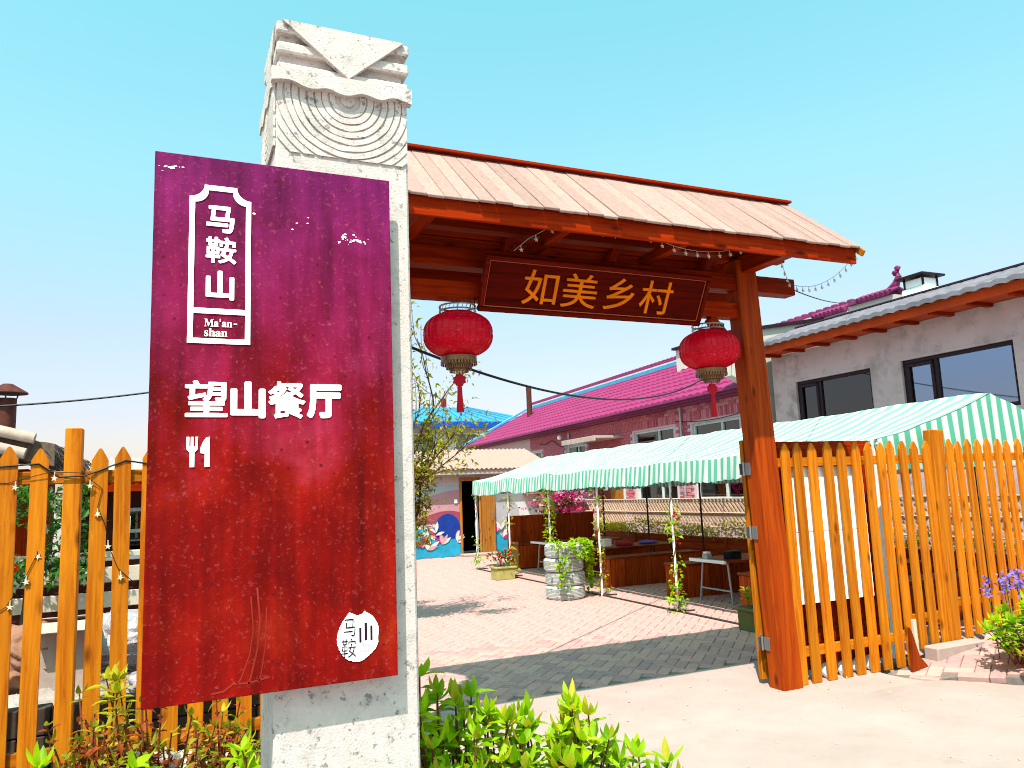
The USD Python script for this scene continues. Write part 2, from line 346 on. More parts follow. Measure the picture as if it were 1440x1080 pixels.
# rusted, red painted sheet of the sign: patches of red and orange, turning violet towards the top, streaks running down, pale flecks
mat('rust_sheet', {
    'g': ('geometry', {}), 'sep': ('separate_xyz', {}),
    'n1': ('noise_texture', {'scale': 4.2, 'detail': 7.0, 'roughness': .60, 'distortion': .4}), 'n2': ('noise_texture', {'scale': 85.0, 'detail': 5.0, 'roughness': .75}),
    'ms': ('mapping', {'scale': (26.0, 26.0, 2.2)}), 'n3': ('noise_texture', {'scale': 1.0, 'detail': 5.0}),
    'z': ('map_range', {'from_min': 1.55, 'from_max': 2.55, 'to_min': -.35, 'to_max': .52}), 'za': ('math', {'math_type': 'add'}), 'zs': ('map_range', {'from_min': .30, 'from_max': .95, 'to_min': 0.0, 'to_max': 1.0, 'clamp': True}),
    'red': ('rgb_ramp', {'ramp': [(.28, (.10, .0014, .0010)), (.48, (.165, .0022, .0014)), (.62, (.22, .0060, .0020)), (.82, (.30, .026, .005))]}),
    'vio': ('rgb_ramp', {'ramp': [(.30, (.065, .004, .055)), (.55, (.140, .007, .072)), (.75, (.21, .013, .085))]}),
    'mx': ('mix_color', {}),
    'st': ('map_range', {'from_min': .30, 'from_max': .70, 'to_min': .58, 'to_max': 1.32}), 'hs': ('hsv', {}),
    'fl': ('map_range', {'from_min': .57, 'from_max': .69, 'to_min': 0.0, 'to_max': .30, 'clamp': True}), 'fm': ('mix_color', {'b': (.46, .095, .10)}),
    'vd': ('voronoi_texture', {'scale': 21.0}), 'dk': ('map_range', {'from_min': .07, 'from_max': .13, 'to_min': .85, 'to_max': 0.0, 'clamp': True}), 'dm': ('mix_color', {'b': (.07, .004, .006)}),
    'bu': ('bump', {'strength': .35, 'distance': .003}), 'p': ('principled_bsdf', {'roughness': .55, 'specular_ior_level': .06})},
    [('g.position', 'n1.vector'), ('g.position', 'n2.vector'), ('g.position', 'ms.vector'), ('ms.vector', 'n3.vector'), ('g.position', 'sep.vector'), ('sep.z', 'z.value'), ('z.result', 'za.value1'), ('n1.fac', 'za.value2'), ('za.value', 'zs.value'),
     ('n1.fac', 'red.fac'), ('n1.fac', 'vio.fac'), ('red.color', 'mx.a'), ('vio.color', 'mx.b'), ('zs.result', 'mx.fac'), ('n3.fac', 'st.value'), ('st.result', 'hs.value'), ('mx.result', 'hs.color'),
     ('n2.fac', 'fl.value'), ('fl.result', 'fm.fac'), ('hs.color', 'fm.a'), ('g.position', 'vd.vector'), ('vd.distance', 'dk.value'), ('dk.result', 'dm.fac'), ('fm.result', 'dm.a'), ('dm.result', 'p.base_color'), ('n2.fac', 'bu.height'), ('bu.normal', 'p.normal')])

# striped canopy cloth: mint stripes woven into white cloth, across the roof and down the valance; gable ends striped the other way
def stripes(name, axis, period=.115, green=(.13, .45, .33)):
    nodes = {'g': ('geometry', {}), 'sep': ('separate_xyz', {}), 'd': ('math', {'math_type': 'divide', 'value2': period}), 'f': ('math', {'math_type': 'fraction'}),
             'r': ('rgb_ramp', {'ramp': [(0, (.66, .68, .67)), (.46, (.66, .68, .67)), (.52, green), (.94, green), (1.0, (.66, .68, .67))]}),
             'p': ('principled_bsdf', {'roughness': .6}), 't': ('translucent_bsdf', {}), 'mx': ('mix_closure', {'fac': .38})}
    mat(name, nodes, [('g.position', 'sep.vector'), (f'sep.{axis}', 'd.value1'), ('d.value', 'f.value1'), ('f.value', 'r.fac'), ('r.color', 'p.base_color'), ('r.color', 't.color'), ('p.BSDF', 'mx.closure1'), ('t.BSDF', 'mx.closure2')], surface='mx.closure')
stripes('stripes_y', 'y'); stripes('stripes_roof', 'y', .19, (.24, .46, .38)); stripes('stripes_x', 'x', .15, (.10, .42, .30))

# red silk of the lanterns: a weave with pale flecks, light shines through it
mat('lantern_red', {
    'g': ('geometry', {}), 'm': ('mapping', {'scale': (30.0, 30.0, 120.0)}), 'n': ('noise_texture', {'scale': 1.0, 'detail': 5.0}), 'r': ('rgb_ramp', {'ramp': [(.3, (.42, .0, .014)), (.6, (.75, .001, .025)), (.76, (.85, .10, .22))]}),
    'p': ('principled_bsdf', {'roughness': .35, 'specular_ior_level': .25}), 't': ('translucent_bsdf', {'color': (.95, .002, .03)}), 'mx': ('mix_closure', {'fac': .45})},
    [('g.position', 'm.vector'), ('m.vector', 'n.vector'), ('n.fac', 'r.fac'), ('r.color', 'p.base_color'), ('p.BSDF', 'mx.closure1'), ('t.BSDF', 'mx.closure2')], surface='mx.closure')

mat('pane', {'t': ('transparent_bsdf', {'color': (.42, .44, .46)}), 'g': ('glossy_bsdf', {'color': (.95, .97, 1.0), 'roughness': .02}), 'f': ('fresnel', {'IOR': 1.75}), 'mx': ('mix_closure', {})},
    [('f.fac', 'mx.fac'), ('t.BSDF', 'mx.closure1'), ('g.BSDF', 'mx.closure2')], surface='mx.closure')

mat('pane_blue', {'t': ('transparent_bsdf', {'color': (.35, .42, .55)}), 'g': ('glossy_bsdf', {'color': (.50, .66, .95), 'roughness': .03}), 'f': ('fresnel', {'IOR': 5.0}), 'mx': ('mix_closure', {})},
    [('f.fac', 'mx.fac'), ('t.BSDF', 'mx.closure1'), ('g.BSDF', 'mx.closure2')], surface='mx.closure')

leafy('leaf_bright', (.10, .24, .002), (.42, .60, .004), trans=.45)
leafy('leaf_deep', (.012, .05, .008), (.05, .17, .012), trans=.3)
leafy('leaf_olive', (.08, .08, .004), (.40, .36, .02), trans=.4)
leafy('leaf_red', (.14, .012, .004), (.42, .10, .02), trans=.35)
leafy('leaf_yellow', (.26, .26, .006), (.50, .44, .03), trans=.4)
leafy('leaf_hedge', (.03, .06, .008), (.20, .24, .02), trans=.35)
leafy('petal_magenta', (.30, .0, .10), (.70, .03, .35), trans=.4)
leafy('petal_pink', (.60, .12, .2), (.85, .4, .4), trans=.4)

def field(name, stops, rough=.85):
    """Bricks or pavers joined into one mesh: each piece takes its own tone."""
    stops = [(p, tuple(q * .55 for q in c)) for p, c in stops]
    mat(name, {'g': ('geometry', {}), 'r': ('rgb_ramp', {'ramp': stops, 'interpolate': False}), 'n': ('noise_texture', {'scale': 22.0, 'detail': 6.0}), 'v': ('map_range', {'from_min': .3, 'from_max': .7, 'to_min': .8, 'to_max': 1.18}), 'hs': ('hsv', {}),
               'bu': ('bump', {'strength': .4, 'distance': .004}), 'p': ('principled_bsdf', {'roughness': rough})},
        [('g.random_per_island', 'r.fac'), ('g.position', 'n.vector'), ('n.fac', 'v.value'), ('v.result', 'hs.value'), ('r.color', 'hs.color'), ('hs.color', 'p.base_color'), ('n.fac', 'bu.height'), ('bu.normal', 'p.normal')])
field('paver_field', [(0, (.74, .40, .37)), (.25, (.82, .45, .41)), (.5, (.68, .37, .35)), (.7, (.84, .43, .38)), (.88, (.62, .34, .34))])
field('brick_field', [(0, (.74, .15, .20)), (.3, (.85, .23, .28)), (.55, (.60, .11, .17)), (.8, (.88, .30, .34))])

# ================================================================ the ground
solo('ground', grid(lambda a, b: (a, b, -.05), np.linspace(-200, 200, 9), np.linspace(-120, 300, 9)), 'dirt_ground', kind='structure')
def wavy(p0, p1, n, amp, seed):
    r = random.Random(seed)
    return [(p0[0] + (p1[0] - p0[0]) * k / n + r.uniform(-amp, amp), p0[1] + (p1[1] - p0[1]) * k / n + r.uniform(-amp, amp)) for k in range(n + 1)]
road_edge = wavy((-8, 4.40), (5.45, 4.47), 60, .012, 3) + wavy((5.6, 4.40), (5.95, 3.93), 8, .012, 4) + wavy((6.05, 3.8), (8.0, 2.3), 12, .02, 5) + [(14, -2)]
solo('road', extr(Polygon([(-8, -14), (14, -14)] + road_edge[::-1]), -.04, (0, 0, 0), (1, 0, 0), (0, 1, 0)), 'concrete_road', kind='structure')
solo('threshold_pavement', extr(Polygon(road_edge[:61][0:61] + [(5.40, 4.62), (5.36, 5.06)] + wavy((5.36, 5.72), (-8, 5.74), 60, .02, 6)), -.036, (0, 0, -.004), (1, 0, 0), (0, 1, 0)), 'concrete_pink', kind='structure')

def herringbone(region, cell, ang, zfn, gap=.005, th=.05, seed=1):
    """(mesh, centre) of every paver whose middle lies in the region."""
    r = random.Random(seed); c, s = math.cos(ang), math.sin(ang)
    x0, y0, x1, y1 = region.bounds; cx, cy = (x0 + x1) / 2, (y0 + y1) / 2; R = math.hypot(x1 - x0, y1 - y0) / 2 / cell + 4
    n = int(R); out = []
    for row in range(-n, n + 1):
        k0 = (-n - row) // 4 - 1
        for k in range(k0, k0 + (2 * n) // 4 + 3):
            for kind in (0, 1):
                a = (4 * k + row + 1, row + .5) if kind == 0 else (4 * k + row + 2.5, row)
                px, py = cx + cell * (a[0] * c - a[1] * s), cy + cell * (a[0] * s + a[1] * c)
                if not region.contains(Point(px, py)): continue
                z, slope = zfn(px, py)
                ux, uy = V(c, s, c * slope), V(-s, c, -s * slope)
                dx, dy = (2 * cell - gap, cell - gap) if kind == 0 else (cell - gap, 2 * cell - gap)
                ux, uy = ux / np.linalg.norm(ux) , uy - ux * np.dot(ux, uy) / np.dot(ux, ux); uz = np.cross(ux, uy) + V(r.uniform(-.012, .012), r.uniform(-.012, .012), 0)
                out.append((obox((px, py, z - th / 2 + r.uniform(-.0025, .0015)), ux, uy, uz, (dx, dy, th), .005), (px, py)))
    return out

def lay(parent, pieces, singles):
    near = sorted(pieces, key=lambda q: q[1][0] ** 2 + q[1][1] ** 2)
    seen = [q for q in near if singles(*q[1])][:300]; ids = {id(q) for q in seen}
    for q in seen: part(parent, 'paver', q[0], 'paver_' + rng.choice('abcde'))
    part(parent, 'paver_field', [q[0] for q in near if id(q) not in ids], 'paver_field', kind='stuff')

yard = thing('courtyard_paving', None, None, kind='structure')
yard_shape = Polygon([(.2, 5.735), (5.34, 5.72), (5.34, 5.08), (9.4, 5.08), (11.0, 12), (11.2, 18.9), (1.5, 18.9), (.2, 9)])
part(yard, 'bed', extr(yard_shape.buffer(.06), -.03, (0, 0, -.012), (1, 0, 0), (0, 1, 0)), 'mortar')
lay(yard, herringbone(yard_shape, .105, math.radians(45), lambda x, y: (0.0, 0.0)), lambda x, y: .31 * y < x < .98 * y and y < 7.8)

def rise(x): return max(0.0, min(.42, .13 * (x - 5.55)))
walk = thing('brick_walkway', None, None, kind='structure')
walk_shape = Polygon([(5.42, 4.47), (5.66, 4.42), (6.0, 3.97), (6.12, 3.84), (8.2, 2.4), (8.6, 4.83), (5.42, 4.83)])
def walk_sheet():
    m = extr(walk_shape.buffer(-.01), -.1, (0, 0, 0), (1, 0, 0), (0, 1, 0)); m = m.subdivide().subdivide()
    v = np.array(m.vertices); v[:, 2] += np.array([rise(x) for x in v[:, 0]]) - .012
    return trimesh.Trimesh(v, m.faces, process=False)
part(walk, 'bed', walk_sheet(), 'mortar')
lay(walk, herringbone(walk_shape.buffer(-.03), .11, math.radians(30), lambda x, y: (rise(x) + .004, .13 if x > 5.55 else 0), seed=5), lambda x, y: x < 7.6)

# planting bed: a mound of soil along the left fence and round the pillar
def bed_z(x, y):
    e = min((x + 4.5) / .5, (1.75 - x) / .5, (y - 1.3) / .6, (4.80 - y) / .15, 1.0); e = max(0.0, e)
    return -.02 + .30 * (e * e * (3 - 2 * e)) * (1.0 if x < .6 else max(.25, 1 - (x - .6) * .9)) + .05 * (meshkit.noise(np.array([[x * 3, y * 3, 0.3]]))[0] - .5)
solo('planting_bed', grid(lambda a, b: (a, b, bed_z(a, b)), np.linspace(-4.5, 1.75, 64), np.linspace(1.3, 4.80, 40)), 'soil', kind='structure', smooth=True)

# ================================================================ brick house with the pink tiled roof
E = V(.06, 1, 0) / math.hypot(.06, 1); N = V(-E[1], E[0], 0); O = V(10.75, 12, 0)
def H(s, d, z): return O + E * s + N * d + V(0, 0, z)
house = thing('brick_house', 'long brick house under a pink tiled roof with blue and white ridge bands', 'house', O)
WIN = [(.66, 2.40, 1.24, 2.95), (3.2, 5.1, 1.22, 2.98), (8.05, 9.45, 1.25, 2.90), (11.5, 13.1, 1.25, 2.90)]
DOOR = (5.75, 7.65, 0, 2.45)
holes = [sbox(-b, z0, -a, z1) for a, b, z0, z1 in WIN + [DOOR]]
wallp = sbox(-18.6, 0, 0, 3.5).difference(union_all(holes))
part(house, 'wall', extr(wallp, .2, H(0, -.2, 0), -E, (0, 0, 1)), 'brick_mortar')
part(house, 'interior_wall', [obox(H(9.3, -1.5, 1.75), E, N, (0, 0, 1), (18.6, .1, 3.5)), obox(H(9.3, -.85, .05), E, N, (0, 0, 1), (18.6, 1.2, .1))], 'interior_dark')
part(house, 'back_wall', obox(H(9.3, -5.2, 1.75), E, N, (0, 0, 1), (18.6, .2, 3.5)), 'brick_mortar')
bricks = []
row, z = 0, .95
while z < 3.40:
    soldier = 3.00 < z < 3.12
    hgt, ln = (.20, .062) if soldier else (.066, .225)
    s = -(.118 if row % 2 and not soldier else 0)
    while s < 12.4:
        a, b = max(s, .002), min(s + ln, 12.4)
        if b - a > .04 and not any(a < w1 + .02 and b > w0 - .02 and z < h1 + .02 and z + hgt > h0 - .02 for w0, w1, h0, h1 in WIN + [DOOR]):
            bricks.append((obox(H((a + b) / 2, .012 + rng.uniform(-.003, .003), z + hgt / 2), E, N, (0, 0, 1), (b - a, .03, hgt), .004), s))
        s += ln + .012
    z += hgt + .011; row += 1
near = sorted(bricks, key=lambda q: q[1])
for q in near[:290]: part(house, 'brick', q[0], 'brick_' + rng.choice('abcd'))
part(house, 'brick_field', [q[0] for q in near[290:]], 'brick_field', kind='stuff')
for i, (a, b, z0, z1) in enumerate(WIN):
    w = .055; fr = part(house, 'window', [obox(H((a + b) / 2, -.06, z0 + w / 2), E, N, (0, 0, 1), (b - a, .07, w), .004), obox(H((a + b) / 2, -.06, z1 - w / 2), E, N, (0, 0, 1), (b - a, .07, w), .004)]
        + [obox(H(s, -.062, (z0 + z1) / 2), E, N, (0, 0, 1), (w, .066, z1 - z0 - 2 * w), .004) for s in (a + w / 2, (a * .62 + b * .38), b - w / 2)] + [obox(H((a + b) / 2, -.063, z0 + .62), E, N, (0, 0, 1), (b - a - 2 * w, .05, .04), .003)], 'frame_white')
    part(fr, 'pane', obox(H((a + b) / 2, -.075, (z0 + z1) / 2), E, N, (0, 0, 1), (b - a - .06, .006, z1 - z0 - .06)), 'pane')
    part(fr, 'sill', obox(H((a + b) / 2, .05, z0 - .035), E, N, (0, 0, 1), (b - a + .16, .16, .06), .006), 'plaster_white')
    if i < 3: part(fr, 'curtain', [grid(lambda u, h: H(u, -.2 + .02 * math.sin(u * 60), h), np.linspace(p, q, 24), (z0 + .05, z1 - .04), .004, N) for p, q in ((a + .08, a + .42), (b - .38, b - .08))], 'cream_paint')
dr = part(house, 'door', obox(H(7.15, -.08, 1.2), E, N, (0, 0, 1), (.95, .05, 2.36), .006), 'lacquer_red', label='red lacquered door leaf')
part(dr, 'white_sign', obox(H(7.0, -.048, 1.62), E, N, (0, 0, 1), (.34, .008, .22)), 'white_board')
part(house, 'door', obox(H(6.22, -.06, 1.2), E, N, (0, 0, 1), (.9, .05, 2.36), .006), 'wood_door_z', label='plain orange wooden door leaf')
part(house, 'door_frame', [obox(H(s, -.04, 1.22), E, N, (0, 0, 1), (.07, .12, 2.44), .005) for s in (5.79, 7.61)] + [obox(H(6.7, -.04, 2.415), E, N, (0, 0, 1), (1.75, .12, .07), .005)], 'frame_white')
part(house, 'door_canopy', [obox(H(6.75, .42, 2.93), E, N, (0, 0, 1), (2.1, .84, .07), .01), obox(H(6.75, .85, 2.90), E, N, (0, 0, 1), (2.14, .04, .14), .008)], 'awning_beige')
# roof: front and back slope of rolled tiles
def slope_pt(s, t, back=False):
    d0, z0, d1, z1 = .42, 3.52, -2.75, 5.18
    roll = .04 * abs(math.sin(math.pi * s / .27)) - .035 * ((t * 9.5) % 1.0)
    d = d0 + (d1 - d0) * t
    if back: d = 2 * d1 - d
    return H(s, d, z0 + (z1 - z0) * t + roll)
ts = sorted([k / 9.5 + e for k in range(10) for e in (0, .1045 - 1e-3) if k / 9.5 + e <= 1.0])
part(house, 'roof', grid(lambda s, t: slope_pt(s, t), np.arange(-.15, 18.95, .06), ts, .05), 'roof_tile_pink', smooth=25)
part(house, 'back_roof', grid(lambda s, t: slope_pt(s, t, True), np.arange(-.15, 18.95, .12), np.linspace(0, 1, 5)[::-1], .05), 'roof_tile_pink', smooth=25)
ridge = part(house, 'ridge', [obox(H(9.4, -2.75, 5.30), E, N, (0, 0, 1), (19.1, .16, .14), .01)] + [obox(H(.1 + .24 * k, -2.75, 5.40), E, N, (0, 0, 1), (.15, .14, .09), .02) for k in range(79)], 'ridge_purple')
part(house, 'ridge_band', obox(H(9.4, -2.63, 5.185), E, N, (0, 0, 1), (19.1, .04, .13), .004), 'band_blue')
part(house, 'ridge_band', obox(H(9.4, -2.655, 5.27), E, N, (0, 0, 1), (19.1, .04, .06), .004), 'band_white', label='white band above the blue one')
for nm, off, w, mt in (('verge_band', 18.98, .16, 'band_blue'), ('verge_band', 19.12, .10, 'band_white')):
    part(house, nm, beam(H(off, .45, 3.60), H(off, -2.72, 5.26), w, .08), mt)
part(house, 'eave_corbel', [obox(H(9.3, .14 + .1 * k, 3.40 + .045 * k), E, N, (0, 0, 1), (18.7, .22 + .01 * k, .05), .004) for k in range(3)], 'ridge_purple')
part(house, 'gable_wall', extr(Polygon([(0, 0), (5.3, 0), (5.3, 3.5), (2.75, 5.05), (0, 3.5)]), .2, H(18.62, 0, 0), -N, (0, 0, 1)), 'brick_mortar')
part(house, 'chimney', [bx(13.0, 13.5, 17.3, 17.7, 4.6, 5.36, .01)], 'plaster_white'); part(house, 'chimney_cap', bx(12.91, 13.59, 17.22, 17.78, 5.36, 5.43, .01), 'frame_dark')
part(house, 'flue', tube([(13.4, 28.4, 4.6), (13.4, 28.4, 5.85)], .11, 12), 'rust_dark')
part(house, 'wall_lamp', [blob(H(9.55, .16, 3.20), .075, 3, 2, .05)] + [tube([H(9.55, 0, 3.22), H(9.55, .12, 3.22)], .015)], 'white_paint')
part(house, 'wall_pipe', [tube([H(9.05, .07, 3.3), H(9.05, .07, 1.2)], .03), tube([H(2.75, .08, 3.4), H(2.75, .08, 1.0)], .025)], 'galvanised')
part(house, 'wall_cable', [tube([H(s, .06, 2.98 + .16 * math.sin(s * 1.3) + .05 * math.sin(s * 5)) for s in np.linspace(9.2, 11.5, 24)], .012, 5), tube([H(s, .06, 3.07 - .1 * (1 - ((s - 1.5) / 1.5) ** 2)) for s in np.linspace(0, 3, 14)], .01, 5)], 'cable_black')

# the stepped white gable that closes its near end
gable = thing('stepped_gable_wall', 'white stepped gable wall with purple tile caps and an upturned finial', 'wall', (12.5, 11.8, 0))
steps = [(13.45, 12.35, 4.86), (12.20, 11.10, 4.93), (11.02, 10.05, 5.00)]
part(gable, 'wall', extr(Polygon([(-13.5, 3.6), (-10.0, 3.6), (-10.0, 5.0), (-11.06, 5.0), (-11.06, 4.93), (-12.27, 4.93), (-12.27, 4.86), (-13.5, 4.86)]), .24, (12.66, 0, 0), (0, -1, 0), (0, 0, 1)), 'plaster_white')
for i, (ya, yb, zt) in enumerate(steps):
    n = int((ya - yb) / .11)
    cp = part(gable, 'cap', [bx(12.36, 12.72, yb, ya - .25 if i < 2 else ya, zt, zt + .07, .01)] + [tube([(12.34, ya - .25 - .11 * k, zt + .06), (12.54, ya - .25 - .11 * k, zt + .14), (12.74, ya - .25 - .11 * k, zt + .06)], .04, 8) for k in range(n - 1 if i < 2 else n)] , 'ridge_purple')
part(gable, 'finial', [tube([(12.54, 10.2, 5.10), (12.54, 10.02, 5.20), (12.54, 9.94, 5.34), (12.54, 9.96, 5.50)], [.07, .075, .055, .03], 8), blob((12.54, 9.95, 5.50), .055, 2, 2, .4), blob((12.54, 10.0, 5.42), .06, 5, 2, .4)], 'ridge_purple')
block = thing('gable_corbel', 'white plastered end block with dark cap beside the brick eave', 'wall', (10.4, 11.9, 0))
part(block, 'wall', extr(Polygon([(9.95, 3.66), (10.75, 3.30), (12.6, 3.3), (12.6, 4.85), (10.45, 4.62), (10.0, 4.42), (9.95, 4.1)]), .22, (0, 12.0, 0), (1, 0, 0), (0, 0, 1)), 'plaster_white')
part(block, 'cap', [beam((9.88, 11.89, 4.50), (12.6, 11.89, 4.94), .34, .07)], 'frame_dark')
part(block, 'lower_wall', bx(10.73, 12.6, 11.79, 11.99, 0, 3.3), 'plaster_white')
part(block, 'downpipe', [tube([(10.25, 11.68, 3.62), (10.30, 11.68, 3.2), (10.55, 11.68, 2.9), (10.62, 11.68, .1)], .06, 10)], 'plaster_white')

# ================================================================ grey rendered house on the right
rh = thing('grey_house', 'grey rendered house with orange eave and dark framed windows on the right', 'house', (10.7, 7, 0))
RW = [(11.5 - 10.92, 11.5 - 9.22, 2.50, 3.41), (11.5 - 8.62, 11.5 - 6.80, 2.50, 3.42), (11.5 - 5.6, 11.5 - 4.0, 2.5, 3.42)]
part(rh, 'wall', extr(sbox(0, 0, 10, 3.98).difference(union_all([sbox(a, c, b, d) for a, b, c, d in RW])), .22, (10.92, 11.5, 0), (0, -1, 0), (0, 0, 1)), 'stucco_grey')
part(rh, 'end_wall', bx(10.925, 16, 11.28, 11.5, 0, 4.0), 'stucco_grey')
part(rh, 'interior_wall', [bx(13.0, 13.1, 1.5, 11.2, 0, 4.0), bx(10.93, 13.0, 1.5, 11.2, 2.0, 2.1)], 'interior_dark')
for a, b, c, d in RW:
    ya, yb = 11.5 - a, 11.5 - b; w = .06; ym = ya - (ya - yb) * .30
    fr = part(rh, 'window', [bx(10.74, 10.82, yb, ya, c, c + w, .005), bx(10.74, 10.82, yb, ya, d - w, d, .005)] + [bx(10.742, 10.818, y, y + w, c + w, d - w, .005) for y in (yb, ym - w, ya - w)]
              + [bx(10.72, 10.76, ym + .02, ya - w - .01, c + w + .01, c + w + .06, .004), bx(10.72, 10.76, ym + .02, ya - w - .01, d - w - .06, d - w - .01, .004), bx(10.722, 10.758, ym + .001, ym + .05, c + w + .06, d - w - .06, .004), bx(10.722, 10.758, ya - w - .06, ya - w - .01, c + w + .06, d - w - .06, .004)], 'frame_dark')
    gl = 'pane_blue' if a > 2 else 'pane'
    part(fr, 'pane', bx(10.775, 10.782, yb + .03, ym - .03, c + .04, d - .04), gl); part(fr, 'pane', bx(10.765, 10.772, ym + .03, ya - .08, c + .08, d - .08), gl)
    part(fr, 'reveal', [bx(10.695, 10.735, yb - .04, ya + .04, d + .001, d + .05, .005)], 'stucco_grey')
part(rh, 'roof', grid(lambda y, x: (x, y, 4.13 + (x - 10.05) * .33 + .028 * abs(math.sin(math.pi * y / .22)) - .02 * ((x - 10.05) / .3 % 1.0)), np.arange(1.2, 11.6, .055), np.linspace(10.05, 11.5, 30), .07), 'slate_grey', smooth=30)
part(rh, 'back_roof', grid(lambda y, x: (x, y, 4.61 - (x - 11.5) * .4), (1.2, 11.58), np.linspace(11.5, 12.1, 3), .07), 'slate_grey')
part(rh, 'ridge', tube([(11.5, 1.2, 4.63), (11.5, 11.6, 4.63)], .03, 8), 'frame_dark')
part(rh, 'flat_roof', bx(12.1, 16, 1.2, 11.5, 4.2, 4.3), 'slate_grey')
part(rh, 'fascia', bx(10.17, 10.20, 1.2, 11.55, 3.96, 4.10, .004), 'orange_fascia')
part(rh, 'soffit', bx(10.205, 10.70, 1.2, 11.55, 3.985, 4.005), 'orange_fascia')
for k in range(17): part(rh, 'rafter', bx(10.215, 10.69, 1.6 + .6 * k, 1.68 + .6 * k, 3.935, 3.982, .004), 'wood_gate_x')
vent = thing('roof_vent', 'white boxed roof vent with a dark cap on the right hand roof', 'vent', (12.5, 9.5, 4.6))
part(vent, 'shaft', [bx(12.3, 12.75, 9.26, 9.72, 4.5, 4.98, .01), bx(12.34, 12.71, 9.30, 9.68, 5.0, 5.14, .01)], 'white_paint')
part(vent, 'cap', [bx(12.22, 12.83, 9.2, 9.79, 5.17, 5.21, .01)] + [bx(x, x + .03, y, y + .03, 4.97, 5.18) for x in (12.32, 12.69) for y in (9.28, 9.66)], 'frame_dark')

# ================================================================ small house with the painted wall
mh = thing('mural_house', 'low house with flowers painted on its wall and a dark open doorway', 'house', (6.9, 18.9, 0))
dx0, dx1, dz = 6.87, 7.34, 1.90
part(mh, 'wall', extr(sbox(3.0, 0, 9.9, 2.2).difference(sbox(dx0, -.1, dx1, dz)), .2, (0, 19.1, 0)), 'plaster_white')
part(mh, 'side_wall', bx(9.7, 9.9, 19.105, 22.5, 0, 2.2), 'plaster_white')
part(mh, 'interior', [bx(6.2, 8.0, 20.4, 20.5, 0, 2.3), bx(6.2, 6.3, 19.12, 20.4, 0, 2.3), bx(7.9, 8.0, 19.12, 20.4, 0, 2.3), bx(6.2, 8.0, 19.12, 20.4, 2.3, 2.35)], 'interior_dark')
part(mh, 'door_frame', [bx(dx0 - .06, dx0, 18.86, 18.99, 0, dz, .006), bx(dx1, dx1 + .05, 18.86, 18.99, 0, dz, .006), bx(dx0 - .06, dx1 + .05, 18.862, 18.988, dz, dz + .07, .006)], 'wood_door_z')
lf = part(mh, 'door', [bx(dx1 + .052 + .122 * k, dx1 + .052 + .122 * k + .118, 18.80, 18.84, .04, dz - .02, .005) for k in range(3)] + [bx(dx1 + .06, dx1 + .41, 18.842, 18.86, z, z + .09) for z in (.3, 1.5)], 'wood_door_z', label='orange plank door folded open against the wall')
part(lf, 'handle', [tube([(dx1 + .38, 18.77, .95), (dx1 + .38, 18.77, 1.1)], .012)], 'steel')
part(mh, 'doorstep', bx(dx0 - .1, 7.75, 18.5, 18.86, 0, .06, .01), 'concrete_pink')
def mural(name, poly, mt, lift=.004): return part(mh, name, extr(poly, .003, (0, 18.9 - lift, 0)), mt)
r2 = random.Random(21)
def hump(x0, x1, z0, zf, n=24): return Polygon([(x0, z0)] + [(x0 + (x1 - x0) * k / n, zf(x0 + (x1 - x0) * k / n)) for k in range(n + 1)] + [(x1, z0)])
L0, L1 = 3.0, dx0 - .065
mural('painted_sky', sbox(L0, 1.36, L1, 1.80), 'paint_sky', .003)
mural('painted_hill', hump(L0, L1, .95, lambda x: 1.45 + .12 * math.sin(x * 2.1) + .04 * (x - 4)), 'paint_pink', .006)
mural('painted_hill', hump(L0, L1, .86, lambda x: 1.06 + .10 * math.sin(x * 3 + 1)), 'paint_rose', .009)
mural('painted_pond', hump(L0, L1, .01, lambda x: .78 + .06 * math.sin(x * 4)), 'paint_cyan', .012)
mural('painted_arch', Polygon([(6.80, .45)] + [(6.47 + .34 * math.cos(a), .72 + .36 * math.sin(a)) for a in np.linspace(0, math.pi, 20)] + [(6.1, .45)]), 'paint_navy', .015)
mural('painted_wall', sbox(7.72, .9, 9.7, 1.85), 'paint_petal', .003); mural('painted_hill', Polygon([(7.72, .02), (7.72, 1.2)] + [(8.1 + .38 * math.cos(a), 1.0 + .42 * math.sin(a)) for a in np.linspace(math.pi, 0, 18)] + [(8.6, .02)]), 'paint_grey', .006)
mural('painted_pond', hump(7.72, 9.7, .02, lambda x: .55 + .22 * math.sin(x * 5.2)), 'paint_cyan', .010)
def petal(cx, cz, L, w, a, mt, lift):
    p = Polygon([(L * t, w * math.sin(math.pi * t) * (1 if s else -1)) for s in (1, 0) for t in (np.linspace(0, 1, 9) if s else np.linspace(1, 0, 9)[1:-1])])
    mural('painted_petal', affinity.translate(affinity.rotate(p, a, origin=(0, 0)), cx, cz), mt, lift)
lift = .016
for (x0, x1, zz, n) in ((5.75, 6.72, .62, 12), (7.75, 8.65, .75, 9), (8.7, 9.6, 1.5, 7)):
    for k in range(n):
        cx, cz, big = r2.uniform(x0, x1), r2.uniform(.18, zz), r2.uniform(.16, .30)
        for j in range(r2.choice((3, 4))):
            lift += .0006
            petal(cx, cz, big, big * .15, r2.uniform(10, 150), r2.choice(['paint_petal', 'paint_petal', 'paint_petal_pink', 'paint_magenta'] if zz < 1 else ['paint_orange', 'paint_petal_pink', 'paint_cyan']), lift)
part(mh, 'wall_socket', bx(6.66, 6.74, 18.86, 18.90, 1.34, 1.44, .004), 'white_board')
part(mh, 'roof', grid(lambda x, t: (x + .0 * t, 18.52 + 1.9 * t, 2.20 + .60 * t + .018 * math.sin(x * 2 * math.pi / .13)), np.arange(2.6, 9.45, .0217), (0, .5, 1), .012), 'corrugated_pink', smooth=40)
